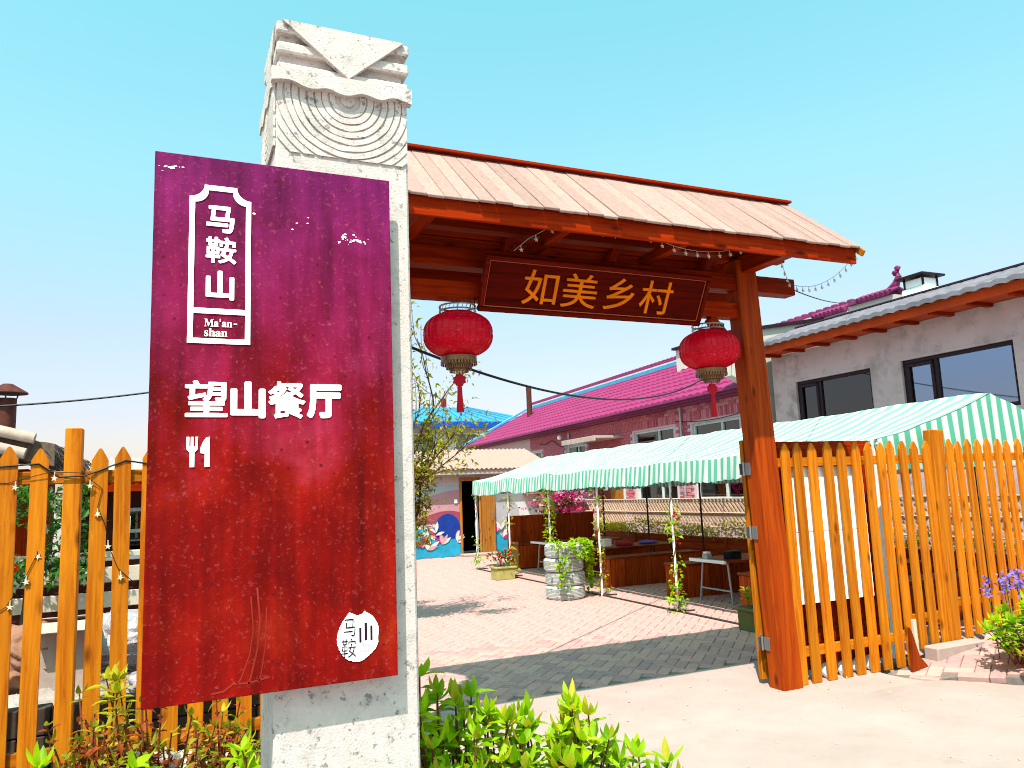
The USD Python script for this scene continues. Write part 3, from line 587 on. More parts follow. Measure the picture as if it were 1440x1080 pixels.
part(mh, 'back_roof', grid(lambda x, t: (x, 22.32 - 1.9 * t, 2.20 + .60 * t), np.arange(2.6, 9.46, .5), (1, 0), .012), 'corrugated_pink')
part(mh, 'eave_board', bx(2.7, 9.4, 18.56, 18.59, 2.06, 2.18, .004), 'awning_beige')
part(mh, 'shelf_board', bx(8.6, 9.2, 18.5, 18.88, 1.5, 1.53), 'wood_door_z')

# ================================================================ house with the blue roof, far behind
bh = thing('blue_roofed_house', 'pale house with a bright blue metal roof far behind the painted wall', 'house', (17, 48, 0))
part(bh, 'wall', bx(12.4, 21.6, 45, 53, 0, 5.75), 'plaster_white')
part(bh, 'roof', trimesh.Trimesh([(11.9, 44.4, 5.95), (22.1, 44.4, 5.95), (22.1, 53.6, 5.95), (11.9, 53.6, 5.95), (15.2, 49, 7.35), (18.8, 49, 7.35)], [(0, 1, 5), (0, 5, 4), (1, 2, 5), (2, 3, 4), (2, 4, 5), (3, 0, 4), (0, 2, 1), (0, 3, 2)], process=False), 'blue_roof')
part(bh, 'roof_seam', [beam((x, 44.42, 5.99), (15.2 + (x - 11.9) * .353, 48.9, 7.36), .05, .05) for x in np.arange(12.4, 22, .8)], 'band_blue')
part(bh, 'eave_trim', [bx(11.85, 22.15, 44.34, 44.42, 5.55, 5.93, .01), bx(11.87, 22.13, 44.43, 44.98, 5.70, 5.75)], 'blue_trim')
for x in (13.2, 16.0, 18.9):
    w = part(bh, 'window', bx(x, x + 1.5, 44.93, 44.99, 4.1, 5.3), 'frame_white'); part(w, 'pane', [bx(x + .08, x + .7, 44.915, 44.925, 4.2, 5.2), bx(x + .8, x + 1.42, 44.915, 44.925, 4.2, 5.2)], 'slate_grey')
part(bh, 'chimney', bx(16.6, 16.9, 48.9, 49.2, 7.2, 7.95), 'lacquer_red')

# ================================================================ carved stone pillar
GL = json.loads('''{"马":[[[-82,83,-82,100,64,100,68,99,66,70,65,69,65,61,64,60,59,10,100,10,99,8,96,-30,95,-31,95,-37,94,-38,94,-45,93,-46,91,-62,85,-83,78,-93,75,-96,67,-99,57,-99,56,-100,24,-99,23,-92,19,-83,59,-84,66,-79,69,-74,72,-66,75,-48,77,-29,78,-28,78,-20,79,-19,80,-7,-68,-7,-65,24,-64,25,-64,34,-63,35,-61,65,-44,64,-45,45,-46,44,-46,36,-47,35,-48,16,-49,15,-48,10,40,10,42,11,49,82]],[[-100,-35,51,-35,51,-51,-100,-51]]],"鞍":[[[-15,-87,-15,-86,-2,-83,17,-76,18,-74,30,-68,37,-61,35,-59,25,-52,21,-51,17,-47,14,-46,10,-43,-1,-37,-1,-35,9,-17,9,-15,15,-3,-10,-2,-10,12,21,13,26,27,28,29,29,35,33,47,48,46,47,38,38,15,39,13,97,12,97,-2,80,-2,73,-33,65,-51,61,-57,87,-76,98,-87,98,-88,89,-99,88,-100,69,-83,51,-70,49,-70,40,-79,26,-87,12,-94,-4,-99,-9,-98,-12,-92],[20,-31,44,-47,49,-48,57,-32,62,-14,64,-2,33,-2]],[[-6,71,36,71,37,72,35,75,35,77,29,87,26,96,40,100,43,96,55,71,95,71,95,34,79,34,79,56,79,57,8,57,7,34,-6,34]],[[-98,-60,-98,-46,-63,-46,-62,-45,-62,-30,-92,-30,-92,21,-62,21,-61,22,-61,36,-81,36,-81,65,-97,65,-97,79,-83,79,-81,80,-81,99,-68,99,-67,79,-41,79,-40,98,-39,99,-26,99,-26,79,-11,79,-11,65,-26,65,-26,36,-46,36,-46,22,-46,21,-17,21,-17,-30,-46,-30,-46,-45,-46,-46,-12,-46,-11,-46,-11,-60,-46,-60,-46,-99,-62,-99,-62,-60],[-46,9,-47,8,-47,-17,-31,-18,-30,8],[-68,49,-67,48,-41,48,-40,65,-67,65],[-79,-17,-79,-18,-60,-18,-60,9,-79,9]]],"山":[[[-86,57,-70,57,-70,-66,-68,-67,-10,-67,-9,100,8,100,8,-66,69,-67,70,-66,70,57,86,57,86,-100,70,-100,70,-84,69,-83,-86,-83]]],"望":[[[-98,-100,-98,-86,-7,-85,-8,-65,-73,-65,-73,-51,-8,-51,-8,-33,-82,-33,-82,-19,86,-19,86,-33,10,-33,10,-51,75,-51,75,-65,10,-65,9,-85,100,-86,100,-100]],[[-13,-2,-11,0,-7,3,2,11,8,26,10,36,10,43,11,44,12,92,93,92,93,2,92,-2,88,-8,77,-12,52,-12,51,-10,50,-5,46,2,74,2,76,4,76,21,75,22,24,22,20,12,15,1,6,-8,-3,-14,-5,-14,-7,-9],[26,35,27,34,75,34,76,51,28,51,27,44,26,43],[75,63,76,64,75,80,28,79,28,63]],[[-100,63,-100,77,-55,78,-55,80,-63,96,-52,100,-47,100,-36,77,1,77,1,63,-59,63,-60,62,-60,18,-7,30,-7,16,-52,5,-80,-4,-86,9,-80,13,-77,19,-77,62]]],"餐":[[[-98,-13,-98,-11,-84,-8,-78,-5,-68,-2,-36,13,-11,30,-1,40,-1,42,2,42,13,36,14,38,21,40,34,47,34,49,9,62,17,71,20,71,48,56,60,67,67,77,66,78,9,78,9,90,76,90,78,91,86,87,85,80,79,70,72,60,61,49,62,47,70,43,88,29,88,27,79,18,70,24,67,27,50,39,47,39,43,36,23,26,21,26,18,32,14,36,10,33,10,31,12,28,23,20,48,8,79,-3,100,-8,100,-9,92,-20,83,-19,63,-13,61,-11,60,-12,60,-57,61,-57,69,-49,75,-53,78,-55,80,-56,80,-58,79,-58,75,-63,73,-63,57,-76,85,-89,77,-100,75,-100,60,-92,58,-91,39,-83,16,-74,14,-73,6,-71,4,-69,-4,-67,-4,-65,3,-59,2,-58,-42,-58,-42,-81,-41,-82,-35,-82,-34,-81,-15,-79,-14,-78,6,-75,5,-87,5,-88,-50,-96,-62,-100,-64,-93,-68,-87,-63,-85,-60,-81,-58,-76,-58,-15,-60,-14,-65,-17,-86,-24,-89,-24,-94,-17],[13,-59,44,-71,53,-64,58,-59,57,-58,14,-58],[-18,8,-41,-6,-40,-7,-4,-7,-4,-5,-12,4,-12,6,1,9,13,-7,43,-7,44,-6,43,-4,16,9,9,16,5,18,1,21,0,21],[-42,-46,-41,-48,42,-48,43,-47,43,-37,42,-36,-42,-36,-42,-37],[-42,-27,-41,-27,42,-27,43,-27,43,-17,42,-17,-42,-17,-42,-17]],[[-98,43,-100,44,-94,47,-84,55,-82,56,-73,65,-67,74,-61,74,-52,72,-51,100,-38,100,-37,89,0,89,0,78,-38,78,-37,68,-17,68,-14,69,-13,67,-6,64,-6,62,-18,45,-29,34,-46,21,-70,9,-86,3,-88,3,-91,8,-95,12,-95,14,-76,20,-61,29,-63,32,-75,39,-75,41,-68,46,-66,47,-48,37,-38,44,-30,52,-26,58,-62,58,-75,45,-89,35,-91,35],[-52,72,-54,68,-51,68]]],"厅":[[[-100,-83,-93,-70,-88,-58,-88,-55,-85,-45,-83,-29,-82,-28,-81,-9,-80,-8,-80,93,100,93,100,78,99,77,-63,77,-64,-10,-65,-11,-65,-21,-66,-22,-67,-35,-67,-36,-70,-54,-77,-77,-86,-92,-87,-92,-94,-86]],[[-51,28,-51,43,95,43,95,28,36,28,36,-80,34,-85,30,-89,19,-92,-16,-93,-20,-82,-22,-78,-22,-77,17,-77,19,-74,19,27,18,28]]],"如":[[[10,-95,10,77,95,77,95,-91,79,-91,78,-77,27,-77,26,-78,26,-95],[26,-61,27,-62,79,-62,78,61,26,61]],[[-95,41,-95,56,-65,56,-63,68,-58,100,-55,99,-43,99,-42,98,-45,75,-49,60,-49,56,-8,56,-1,54,-4,26,-5,25,-5,21,-6,20,-6,15,-9,2,-9,-2,-17,-25,-26,-44,-16,-53,-15,-53,-2,-67,-3,-70,-12,-81,-34,-59,-43,-70,-44,-71,-57,-84,-72,-94,-84,-100,-86,-99,-92,-90,-94,-87,-94,-86,-81,-80,-66,-69,-54,-57,-47,-48,-67,-32,-84,-19,-76,8,-69,40],[-54,35,-66,-11,-66,-13,-51,-23,-40,-33,-38,-32,-31,-17,-26,0,-21,21,-19,40,-52,41,-53,39]]],"美":[[[-96,-91,-99,-86,-96,-85,-86,-84,-67,-79,-52,-74,-43,-69,-35,-64,-26,-55,-19,-44,-20,-42,-90,-42,-90,-28,-14,-28,-13,-25,-12,-16,-11,-15,-12,-11,-96,-11,-96,4,-9,4,-10,22,-76,22,-77,23,-77,36,-9,37,-10,54,-86,54,-86,68,-43,69,-45,74,-52,84,-58,91,-59,95,-56,95,-45,100,-37,91,-27,76,-26,72,-30,70,-29,69,23,68,32,81,41,99,43,100,52,96,58,95,59,93,46,74,43,72,43,69,87,68,87,54,8,54,9,36,77,36,77,22,9,22,8,4,9,4,97,4,97,-11,7,-11,5,-16,5,-27,5,-28,95,-28,95,-42,17,-42,16,-43,22,-51,30,-59,45,-69,54,-74,72,-80,94,-85,99,-85,89,-100,66,-95,50,-90,36,-83,20,-71,13,-64,-1,-45,-10,-62,-20,-73,-21,-73,-28,-79,-45,-88,-67,-95,-91,-100]]],"乡":[[[-89,-84,-89,-83,-69,-80,-42,-73,-8,-62,10,-52,23,-44,35,-34,36,-34,48,-21,48,-20,44,-20,43,-21,33,-21,32,-21,22,-21,21,-22,11,-22,10,-23,-41,-27,-42,-28,-63,-30,-73,-32,-79,-16,-68,-13,-39,1,-16,16,-13,17,1,26,3,29,2,30,-5,30,-6,29,-17,29,-17,28,-27,28,-28,27,-38,27,-39,26,-60,24,-66,22,-71,40,-63,42,-37,61,-25,73,-23,73,2,98,3,100,5,100,10,97,18,92,19,90,-10,63,-33,45,-35,43,-35,42,26,45,36,52,55,68,69,58,69,56,66,53,64,52,57,45,35,29,7,11,-27,-9,-27,-10,-22,-10,-21,-10,-9,-10,-8,-9,4,-9,5,-8,17,-8,17,-7,29,-7,30,-6,60,-4,65,2,71,17,89,11,89,10,83,-3,72,-21,53,-42,51,-43,45,-50,34,-58,15,-70,-9,-81,-33,-89,-65,-97,-81,-100,-86,-90]]],"村":[[[-3,37,-3,52,60,53,61,54,61,99,77,99,77,53,100,52,100,37,77,37,77,-82,75,-89,72,-93,63,-97,58,-97,57,-98,29,-99,27,-90,24,-84,24,-82,58,-82,61,-78,61,37]],[[1,8,2,10,14,15,16,13,33,-13,41,-30,42,-36,31,-43,28,-43,23,-28,16,-16,15,-14,7,1]],[[-100,-44,-100,-43,-96,-39,-86,-25,-79,-10,-76,-7,-76,-4,-71,5,-71,7,-65,18,-60,36,-61,37,-96,37,-96,52,-58,53,-57,99,-42,99,-42,54,-40,52,-9,52,-9,37,-42,37,-42,18,-28,4,-28,3,-17,-7,-17,-9,-8,-18,-16,-28,-19,-31,-40,-3,-41,-2,-42,-2,-42,-98,-57,-98,-58,1,-60,-1,-64,-13,-74,-34,-86,-52,-91,-59,-92,-59,-96,-50]]],"L1":[[[223,27,225,34,230,42,243,52,258,59,275,65,285,67,287,69,287,92,286,95,280,103,276,105,271,105,270,106,259,105,255,103,253,99,255,94,260,86,260,79,256,72,247,68,240,68,233,71,230,74,228,79,228,90,231,97,239,105,246,109,255,112,266,113,267,114,282,114,283,113,291,113,304,109,314,101,319,91,320,80,321,79,321,15,325,12,331,15,333,12,333,9,326,2,315,-3,309,-3,309,-4,299,-3,294,-1,290,3,287,12,282,7,272,1,258,-3,243,-3,235,0,228,6,225,11,223,18],[259,21,261,16,264,13,272,12,279,15,286,22,286,60,283,60,273,56,266,51,262,46,258,33]],[[408,27,410,34,415,42,428,52,443,59,460,65,470,67,472,69,472,92,471,95,465,103,461,105,456,105,455,106,445,105,440,103,438,99,440,94,445,86,445,79,441,72,432,68,425,68,418,71,415,74,413,79,413,90,416,97,424,105,431,109,440,112,451,113,452,114,467,114,468,113,476,113,489,109,499,101,504,91,505,80,506,79,506,15,510,12,516,15,518,12,518,9,511,2,500,-3,495,-3,494,-4,484,-3,479,-1,475,3,472,12,467,7,457,1,443,-3,428,-3,420,0,413,6,410,11,408,18],[444,21,449,13,457,12,464,15,472,22,471,60,469,60,458,56,451,51,447,46,443,33]],[[524,5,531,7,535,11,537,17,537,93,536,98,531,104,525,105,525,111,571,111,571,99,572,98,580,106,591,112,600,114,610,114,618,112,624,109,630,103,633,97,636,85,636,15,638,10,640,7,648,6,648,0,590,0,590,6,595,6,597,7,601,12,602,16,602,85,600,93,596,96,593,97,588,97,581,95,573,88,571,84,571,14,572,10,575,7,582,6,582,0,524,0]],[[686,84,763,84,763,65,686,65]],[[5,6,13,7,21,10,26,18,27,23,27,142,25,149,21,154,14,156,5,157,5,163,66,163,67,162,69,155,86,117,88,110,108,65,110,58,113,53,117,59,119,66,125,78,127,85,130,90,130,92,133,97,133,99,136,104,138,111,141,116,141,118,144,123,144,125,147,130,149,137,152,142,152,144,160,162,161,163,220,163,221,162,221,157,211,155,203,150,200,140,200,23,201,22,201,17,203,12,208,8,220,6,220,0,141,0,141,6,155,9,160,13,162,19,162,135,161,136,157,130,155,123,152,118,150,111,147,106,145,99,139,87,137,80,134,75,132,68,129,63,127,56,124,51,122,44,119,39,117,32,114,27,112,20,103,0,96,0,95,2,87,23,78,42,76,49,67,68,65,75,56,94,54,101,45,120,43,127,41,132,38,133,38,20,40,14,44,9,50,7,60,6,60,0,5,0]],[[358,175,379,175,377,108,360,108]]],"L2":[[[13,38,19,38,21,30,26,20,37,9,48,5,53,5,60,7,66,11,69,20,66,30,56,38,29,51,17,63,13,74,14,89,19,100,27,108,35,112,43,114,56,114,74,109,78,109,82,112,82,114,87,114,87,79,82,79,76,92,73,97,70,100,60,105,50,106,44,104,39,99,37,93,39,85,45,79,73,66,79,62,87,54,90,48,92,40,92,28,90,19,86,11,75,1,64,-3,58,-3,57,-4,45,-3,29,3,24,3,19,0,18,-3,13,-3]],[[234,27,236,34,241,42,254,52,269,59,286,65,296,67,298,69,298,92,297,95,292,103,287,105,282,105,281,106,271,105,266,103,264,99,266,94,271,86,271,79,267,72,258,68,251,68,244,71,241,74,239,79,239,90,242,97,250,105,257,109,266,112,277,113,278,114,293,114,294,113,302,113,315,109,325,101,330,91,331,80,332,79,332,15,336,12,342,15,344,12,344,9,337,2,326,-3,321,-3,320,-4,310,-3,305,-1,301,3,298,12,293,7,283,1,269,-3,254,-3,246,0,239,6,236,11,234,18],[270,21,272,16,276,13,283,12,291,15,298,22,298,60,295,60,285,56,277,51,273,46,269,33]],[[350,5,358,7,361,11,363,17,363,93,362,98,358,104,351,105,351,111,397,111,397,99,398,98,406,106,417,112,426,114,436,114,444,112,450,109,456,103,459,97,462,85,462,15,464,10,466,7,474,6,474,0,416,0,416,6,421,6,424,7,427,12,428,16,428,85,426,93,422,96,419,97,414,97,407,95,399,88,397,84,397,14,398,10,401,7,408,6,408,0,350,0]],[[104,5,112,7,115,11,117,17,117,146,115,152,112,156,105,157,105,163,151,163,151,98,152,98,163,108,171,112,180,114,190,114,198,112,204,109,210,103,213,97,216,85,216,15,218,10,220,7,228,6,228,0,170,0,170,6,175,6,178,7,181,12,182,16,182,85,180,93,176,96,173,97,168,97,161,95,153,88,151,84,151,14,152,10,155,7,162,6,162,0,104,0]]]}''')
def glyph(ch, x0, z0, x1, z1, grow=0.0):
    """A character fitted into the rectangle (x0, z0)-(x1, z1); grow thickens its strokes (in units of a 200 high character)."""
    p = union_all([Polygon(list(zip(g[0][::2], g[0][1::2])), [list(zip(h[::2], h[1::2])) for h in g[1:]]).buffer(0) for g in GL[ch]])
    if grow: p = p.buffer(grow)
    b = p.bounds
    return affinity.translate(affinity.scale(affinity.translate(p, -b[0], -b[1]), (x1 - x0) / (b[2] - b[0]), (z1 - z0) / (b[3] - b[1]), origin=(0, 0)), x0, z0)

pil = thing('stone_pillar', 'tall pale granite pillar with a carved wave capital behind the red sign', 'pillar', (.445, 2.3, 0))
PX0, PX1, PY0, PY1 = .252, .641, 2.15, 2.46
part(pil, 'shaft', bx(PX0, PX1, PY0, PY1, 0, 2.825, .007), 'granite')
cap = part(pil, 'capital', bx(PX0 + .012, PX1 - .012, PY0 + .012, PY1 - .012, 2.826, 2.978, .003), 'granite')
for z0, z1, o in ((2.946, 2.98, .012), (2.885, 2.918, .010), (2.8275, 2.854, .008)):
    part(cap, 'band', bx(PX0 + .006 - o * .4, PX1 + o * .6, PY0 - o, PY1 + o, z0, z1, .005), 'granite')
WAVE = [2.784, 2.793, 2.792, 2.775, 2.777, 2.788, 2.774, 2.771, 2.788, 2.784, 2.773, 2.792, 2.789, 2.777]
xs = np.linspace(PX0 - .014, PX1 + .008, 53); wz = np.interp(np.linspace(0, 13, 53), range(14), WAVE); wz = np.convolve(np.pad(wz, 2, 'edge'), np.ones(5) / 5, 'valid')
skirt = Polygon([(PX0 - .014, 2.827)] + list(zip(xs, wz)) + [(PX1 + .008, 2.827)])
part(cap, 'wave_skirt', extr(skirt, .026, (0, PY0 - .0005, 0)), 'granite')
ys_ = np.linspace(PY0 + .001, PY1 + .02, 30); lz = 2.777 + .010 * np.sin(np.linspace(0, 16, 30))
part(cap, 'wave_skirt', extr(Polygon([(-y, z) for y, z in [(PY1 + .02, 2.827)] + list(zip(ys_[::-1], lz)) + [(PY0 + .001, 2.827)]]), .011, (PX0 - .0005, 0, 0), (0, -1, 0), (0, 0, 1)), 'granite')
xc = PX0 + .53 * (PX1 - PX0)
part(cap, 'triangle', extr(Polygon([(PX0 + .016, 2.9795), (PX1 - .012, 2.9795), (xc, 2.83)]), .019, (0, PY0 - .0015, 0)), 'granite')
part(cap, 'triangle', extr(Polygon([(-PY1 + .02, 2.9795), (-PY0 - .02, 2.9795), (-2.30, 2.83)]), .006, (PX0 + .003, 0, 0), (0, -1, 0), (0, 0, 1)), 'granite')
clip = sbox(PX0 + .003, 2.58, PX1 - .003, 2.81)
for k in range(11):
    r0 = .016 + .0215 * k
    ring = Point(xc, 2.77).buffer(r0 + .0165, 40).difference(Point(xc, 2.77).buffer(r0, 40)) if k else Point(xc, 2.77).buffer(.022, 40)
    wob = lambda p: Polygon([(x + .0035 * (meshkit.noise(np.array([[x * 30, y * 30, k]]))[0] - .5), y + .0035 * (meshkit.noise(np.array([[x * 30, y * 30, k + 9.]]))[0] - .5)) for x, y in p])
    ring = wob(ring.exterior.coords).difference(wob(ring.interiors[0].coords)) if ring.interiors else wob(ring.exterior.coords)
    ring = ring.intersection(clip).intersection(sbox(0, 2.555 + .03 * (k > 7), 2, 2.9))
    if not ring.is_empty: part(cap, 'ripple', extr(ring, .0055 if k < 8 else .004, (0, PY0 - .0003, 0)), 'granite')
for k in range(11):
    r0 = .016 + .0215 * k
    ring = Point(-2.30, 2.77).buffer(r0 + .0165, 40).difference(Point(-2.30, 2.77).buffer(r0, 40)).intersection(sbox(-PY1 + .003, 2.6, -PY0 - .003, 2.81))
    if not ring.is_empty: part(cap, 'ripple', extr(ring, .007, (PX0 - .0003, 0, 0), (0, -1, 0), (0, 0, 1)), 'granite')

# ================================================================ rusted sign
YS = 2.098
sg = thing('restaurant_sign', 'large rusty red metal sign with white Chinese lettering on the stone pillar', 'sign', (.256, 2.1, 1.12))
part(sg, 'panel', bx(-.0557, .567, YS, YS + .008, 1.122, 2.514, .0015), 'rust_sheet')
for z in (1.4, 2.2):
    for x in (.31, .53): part(sg, 'bracket', tube([(x, YS + .008, z), (x, 2.15, z)], .012), 'dark_steel')
def on(name, poly, mt='white_paint', d=.0022, lift=.0, parent=sg): return part(parent, name, extr(poly, d, (0, YS - lift, 0)), mt)
def arch(x0, x1, z0, z1, cw, ch):
    a = [(x0, z0), (x1, z0), (x1, z1 - ch)]
    a += [(x1 - cw + cw * (1 - math.sin(t)), z1 - ch * math.cos(t)) for t in np.linspace(0, math.pi / 2, 12)]
    a += [(x0 + cw * math.sin(t), z1 - ch * math.cos(t)) for t in np.linspace(math.pi / 2, 0, 12)]
    return Polygon(a)
fr_out = arch(.0292, .1830, 2.0078, 2.4362, .0363, .0345)
fr_in = arch(.0429, .1698, 2.0213, 2.4222, .0335, .0350).difference(sbox(0, 2.0868, 1, 2.1012))
on('emblem_frame', fr_out.difference(fr_in))
on('character', glyph('马', .0703, 2.3074, .1415, 2.3811, 7)); on('character', glyph('鞍', .0707, 2.2237, .1462, 2.2955, 4.5)); on('character', glyph('山', .072, 2.1254, .142, 2.2035, 8))
def line(key, x0, z0, x1, hgt, grow=.2):
    p = union_all([Polygon(list(zip(g[0][::2], g[0][1::2])), [list(zip(h[::2], h[1::2])) for h in g[1:]]).buffer(grow) for g in GL[key]]); b = p.bounds; s = (x1 - x0) / (b[2] - b[0])
    return affinity.translate(affinity.scale(p, s, hgt / (b[3] - b[1]), origin=(b[0], 0)), x0 - b[0], z0)
on('small_lettering', line('L1', .0700, 2.0530, .1500, .0215)); on('small_lettering', line('L2', .0700, 2.0270, .1262, .0215))
for ch, a, b, c, d, g in (('望', .0268, 1.8165, .129, 1.9111, 4.6), ('山', .1351, 1.8138, .2228, 1.9108, 11), ('餐', .2295, 1.8133, .325, 1.9122, 4.6), ('厅', .3292, 1.8142, .4223, 1.9066, 11)):
    on('character', glyph(ch, a, b, c, d, g))
fork = union_all([sbox(.0335, 1.738, .0386, 1.7655), sbox(.0436, 1.738, .0487, 1.7655), sbox(.0537, 1.738, .0588, 1.7655), Polygon([(.0335, 1.742), (.0588, 1.742), (.0588, 1.736), (.0512, 1.727), (.041, 1.727), (.0335, 1.736)]), sbox(.0412, 1.6911, .0510, 1.728)]).buffer(.0008)
knife = union_all([sbox(.0765, 1.6904, .0868, 1.73), Polygon([(.0868, 1.7655), (.0868, 1.722), (.0655, 1.726), (.0660, 1.738), (.0725, 1.754), (.0795, 1.7645)])]).buffer(.0006)
on('fork_symbol', fork); on('knife_symbol', knife)
seal = Polygon([(.4384, 1.2987), (.4497, 1.2922), (.4584, 1.2888), (.4716, 1.2909), (.4797, 1.2981), (.4999, 1.2839), (.5121, 1.2638), (.5164, 1.2463), (.5134, 1.2296), (.5141, 1.2159), (.5067, 1.1981), (.4897, 1.184), (.4755, 1.1748), (.4649, 1.1711), (.4527, 1.1705), (.4354, 1.1763), (.4209, 1.188), (.4099, 1.2059), (.4058, 1.2213), (.4047, 1.2364), (.4077, 1.2511), (.4147, 1.2671), (.4252, 1.2828)])
_b = np.array(seal.segmentize(.004).exterior.coords)[:-1]; _b += nrng.normal(0, .0006, _b.shape); seal = Polygon(_b)
sp = on('seal', seal)
def frag(p): return p.difference(union_all([affinity.translate(affinity.rotate(sbox(-.03, -.0010, .03, .0010), a, origin=(0, 0)), x, z) for x, z, a in ((.438, 1.2560, 6), (.435, 1.211, 3))]))
on('seal_character', frag(glyph('马', .4226, 1.2369, .4534, 1.2817, -1)), 'seal_ink', .001, .0023, sp)
on('seal_character', union_all([sbox(.4635, 1.2194, .4682, 1.2555), sbox(.4778, 1.2240, .4832, 1.2672), sbox(.4932, 1.2225, .4978, 1.2590)]).buffer(.0006), 'seal_ink', .001, .0023, sp)
on('seal_character', frag(glyph('鞍', .4161, 1.1841, .4537, 1.2318, -1.5)), 'seal_ink', .001, .0023, sp)
on('faint_lettering', line('L1', .4646, 1.2060, .5050, .0105, -1.0), 'seal_faint', .0006, .0023, sp); on('faint_lettering', line('L2', .4646, 1.1935, .4930, .0100, -1.0), 'seal_faint', .0006, .0023, sp)
fl = random.Random(5)
for cx, cz, n, sp_ in ((.446, 2.322, 26, .022), (-.022, 2.474, 12, .012), (.30, 2.36, 5, .03)):
    on('flaked_patch', union_all([affinity.scale(Point(cx + fl.gauss(0, sp_), cz + fl.gauss(0, sp_ * .32)).buffer(fl.uniform(.0008, .0032), 3), 1.6, .8) for _ in range(n)]), 'white_paint', .0006, .0)

for k, pts in enumerate(([(.190, 1.36), (.196, 1.28), (.188, 1.22), (.168, 1.165), (.160, 1.155)], [(.205, 1.38), (.212, 1.30), (.206, 1.23), (.192, 1.17), (.186, 1.150)], [(.228, 1.33), (.226, 1.24), (.215, 1.17), (.210, 1.152)], [(.10, 1.137), (.128, 1.140), (.15, 1.155), (.186, 1.152), (.235, 1.160)])):
    on('drip_mark', LineString(pts).buffer(.0016 + .0006 * (k % 2), quad_segs=2), 'drip_red', .0007, .0)
# ================================================================ wooden gateway
gt = thing('wooden_gateway', 'tall dark wooden gateway with two posts and a gabled board roof', 'gateway', (2.95, 4.92, 0))
RX0, RX1, RY, RZ, EY, EZ = 1.04, 4.905, 4.92, 3.985, .715, 3.385
nb = 35; bw = (RX1 - RX0) / nb
for side in (-1, 1):
    for k in range(nb):
        x = RX0 + bw * (k + .5); dz = rng.uniform(-.005, .006)
        part(gt, 'roof_board', beam((x, RY, RZ + dz), (x, RY + side * (EY + rng.uniform(-.006, .022)), EZ + dz - .01), bw - .004, .018, bev=.003), 'wood_roof')
part(gt, 'ridge_cap', [beam((RX0 - .01, RY + s * .001, RZ + .02 - .0 * s), (RX1 + .01, RY + s * .001, RZ + .02), .11 if s < 0 else .07, .022 if s < 0 else .03) for s in (-1, 1)][:1], 'wood_gate_x')
for side in (-1, 1):
    for k in range(6):
        t0, t1 = .06 + k * .15, .06 + k * .15 + .14; tm = (t0 + t1) / 2
        c = V((RX0 + RX1) / 2, RY + side * EY * tm, RZ - .032 + (EZ - RZ) * tm); sl = V(0, side * EY, EZ - RZ); sl /= np.linalg.norm(sl)
        part(gt, 'soffit_plank', obox(c, (1, 0, 0), sl, np.cross((1, 0, 0), sl), (RX1 - RX0 - .1, .135, .02), .004), 'wood_gate_x')
    part(gt, 'fascia', bx(RX0, RX1 - .01, RY + side * (EY - .045) - .014, RY + side * (EY - .045) + .014, EZ - .125, EZ - .004, .004), 'wood_gate_x')
def post_x(z, xb, ln): return xb - ln * z
for xb, ln in ((1.335, 0), (4.43, .037)):
    part(gt, 'post', beam((xb, 4.90, -.02), (post_x(3.42, xb, ln), 4.90, 3.42), .205, .165, up=(0, 1, 0), bev=.012), 'wood_post_z')
    xt = post_x(3.35, xb, ln) + (.085 if not ln else 0)
    part(gt, 'outrigger', bx(xt - .055, xt + .055, 4.31, 5.53, 3.30, 3.44, .006), 'wood_gate_y')
part(gt, 'plate_beam', bx(1.08, 4.84, 4.845, 4.975, 3.155, 3.295, .006), 'wood_gate_x')
part(gt, 'tie_beam', bx(1.38, 4.25, 4.86, 4.96, 2.925, 3.055, .006), 'wood_gate_x')
part(gt, 'upper_beam', bx(1.1, 4.78, 4.87, 4.97, 3.445, 3.52, .006), 'wood_gate_x')
for x in (1.42, 2.39, 3.35, 4.31):
    for side in (-1, 1):
        part(gt, 'rafter', beam((x, RY + side * .02, RZ - .085), (x, RY + side * (EY - .07), EZ - .065), .07, .075), 'wood_gate_y')
    part(gt, 'king_post', bx(x - .045, x + .045, RY - .045, RY + .045, 3.525, RZ - .06, .005), 'wood_gate_z')
    part(gt, 'cross_tie', bx(x - .034, x + .034, 4.32, 5.52, 3.30, 3.375, .005), 'wood_gate_y') if x not in (1.42, 4.31) else None
part(gt, 'purlin', bx(RX0 + .05, RX1 - .05, RY - .58, RY - .50, 3.36, 3.435, .005), 'wood_gate_x'); part(gt, 'purlin', bx(RX0 + .05, RX1 - .05, RY + .50, RY + .58, 3.36, 3.435, .005), 'wood_gate_x')
part(gt, 'barge_board', beam((RX1 + .004, RY, RZ - .035), (RX1 + .004, RY - EY - .03, EZ - .06), .022, .05), 'wood_orange_x'); part(gt, 'barge_board', beam((RX1 + .004, RY, RZ - .035), (RX1 + .004, RY + EY + .03, EZ - .06), .022, .05), 'wood_orange_x')
part(gt, 'knee_brace', beam((4.24, 4.9, 2.62), (3.95, 4.9, 2.92), .07, .07), 'wood_gate_x')
for x, y, z in ((1.9, 4.85, 2.92), (2.25, 4.84, 2.92)): part(gt, 'hook', tube([(x, y, z + .02), (x, y, z - .05), (x + .015, y, z - .06), (x + .02, y, z - .045)], .004, 5), 'black')

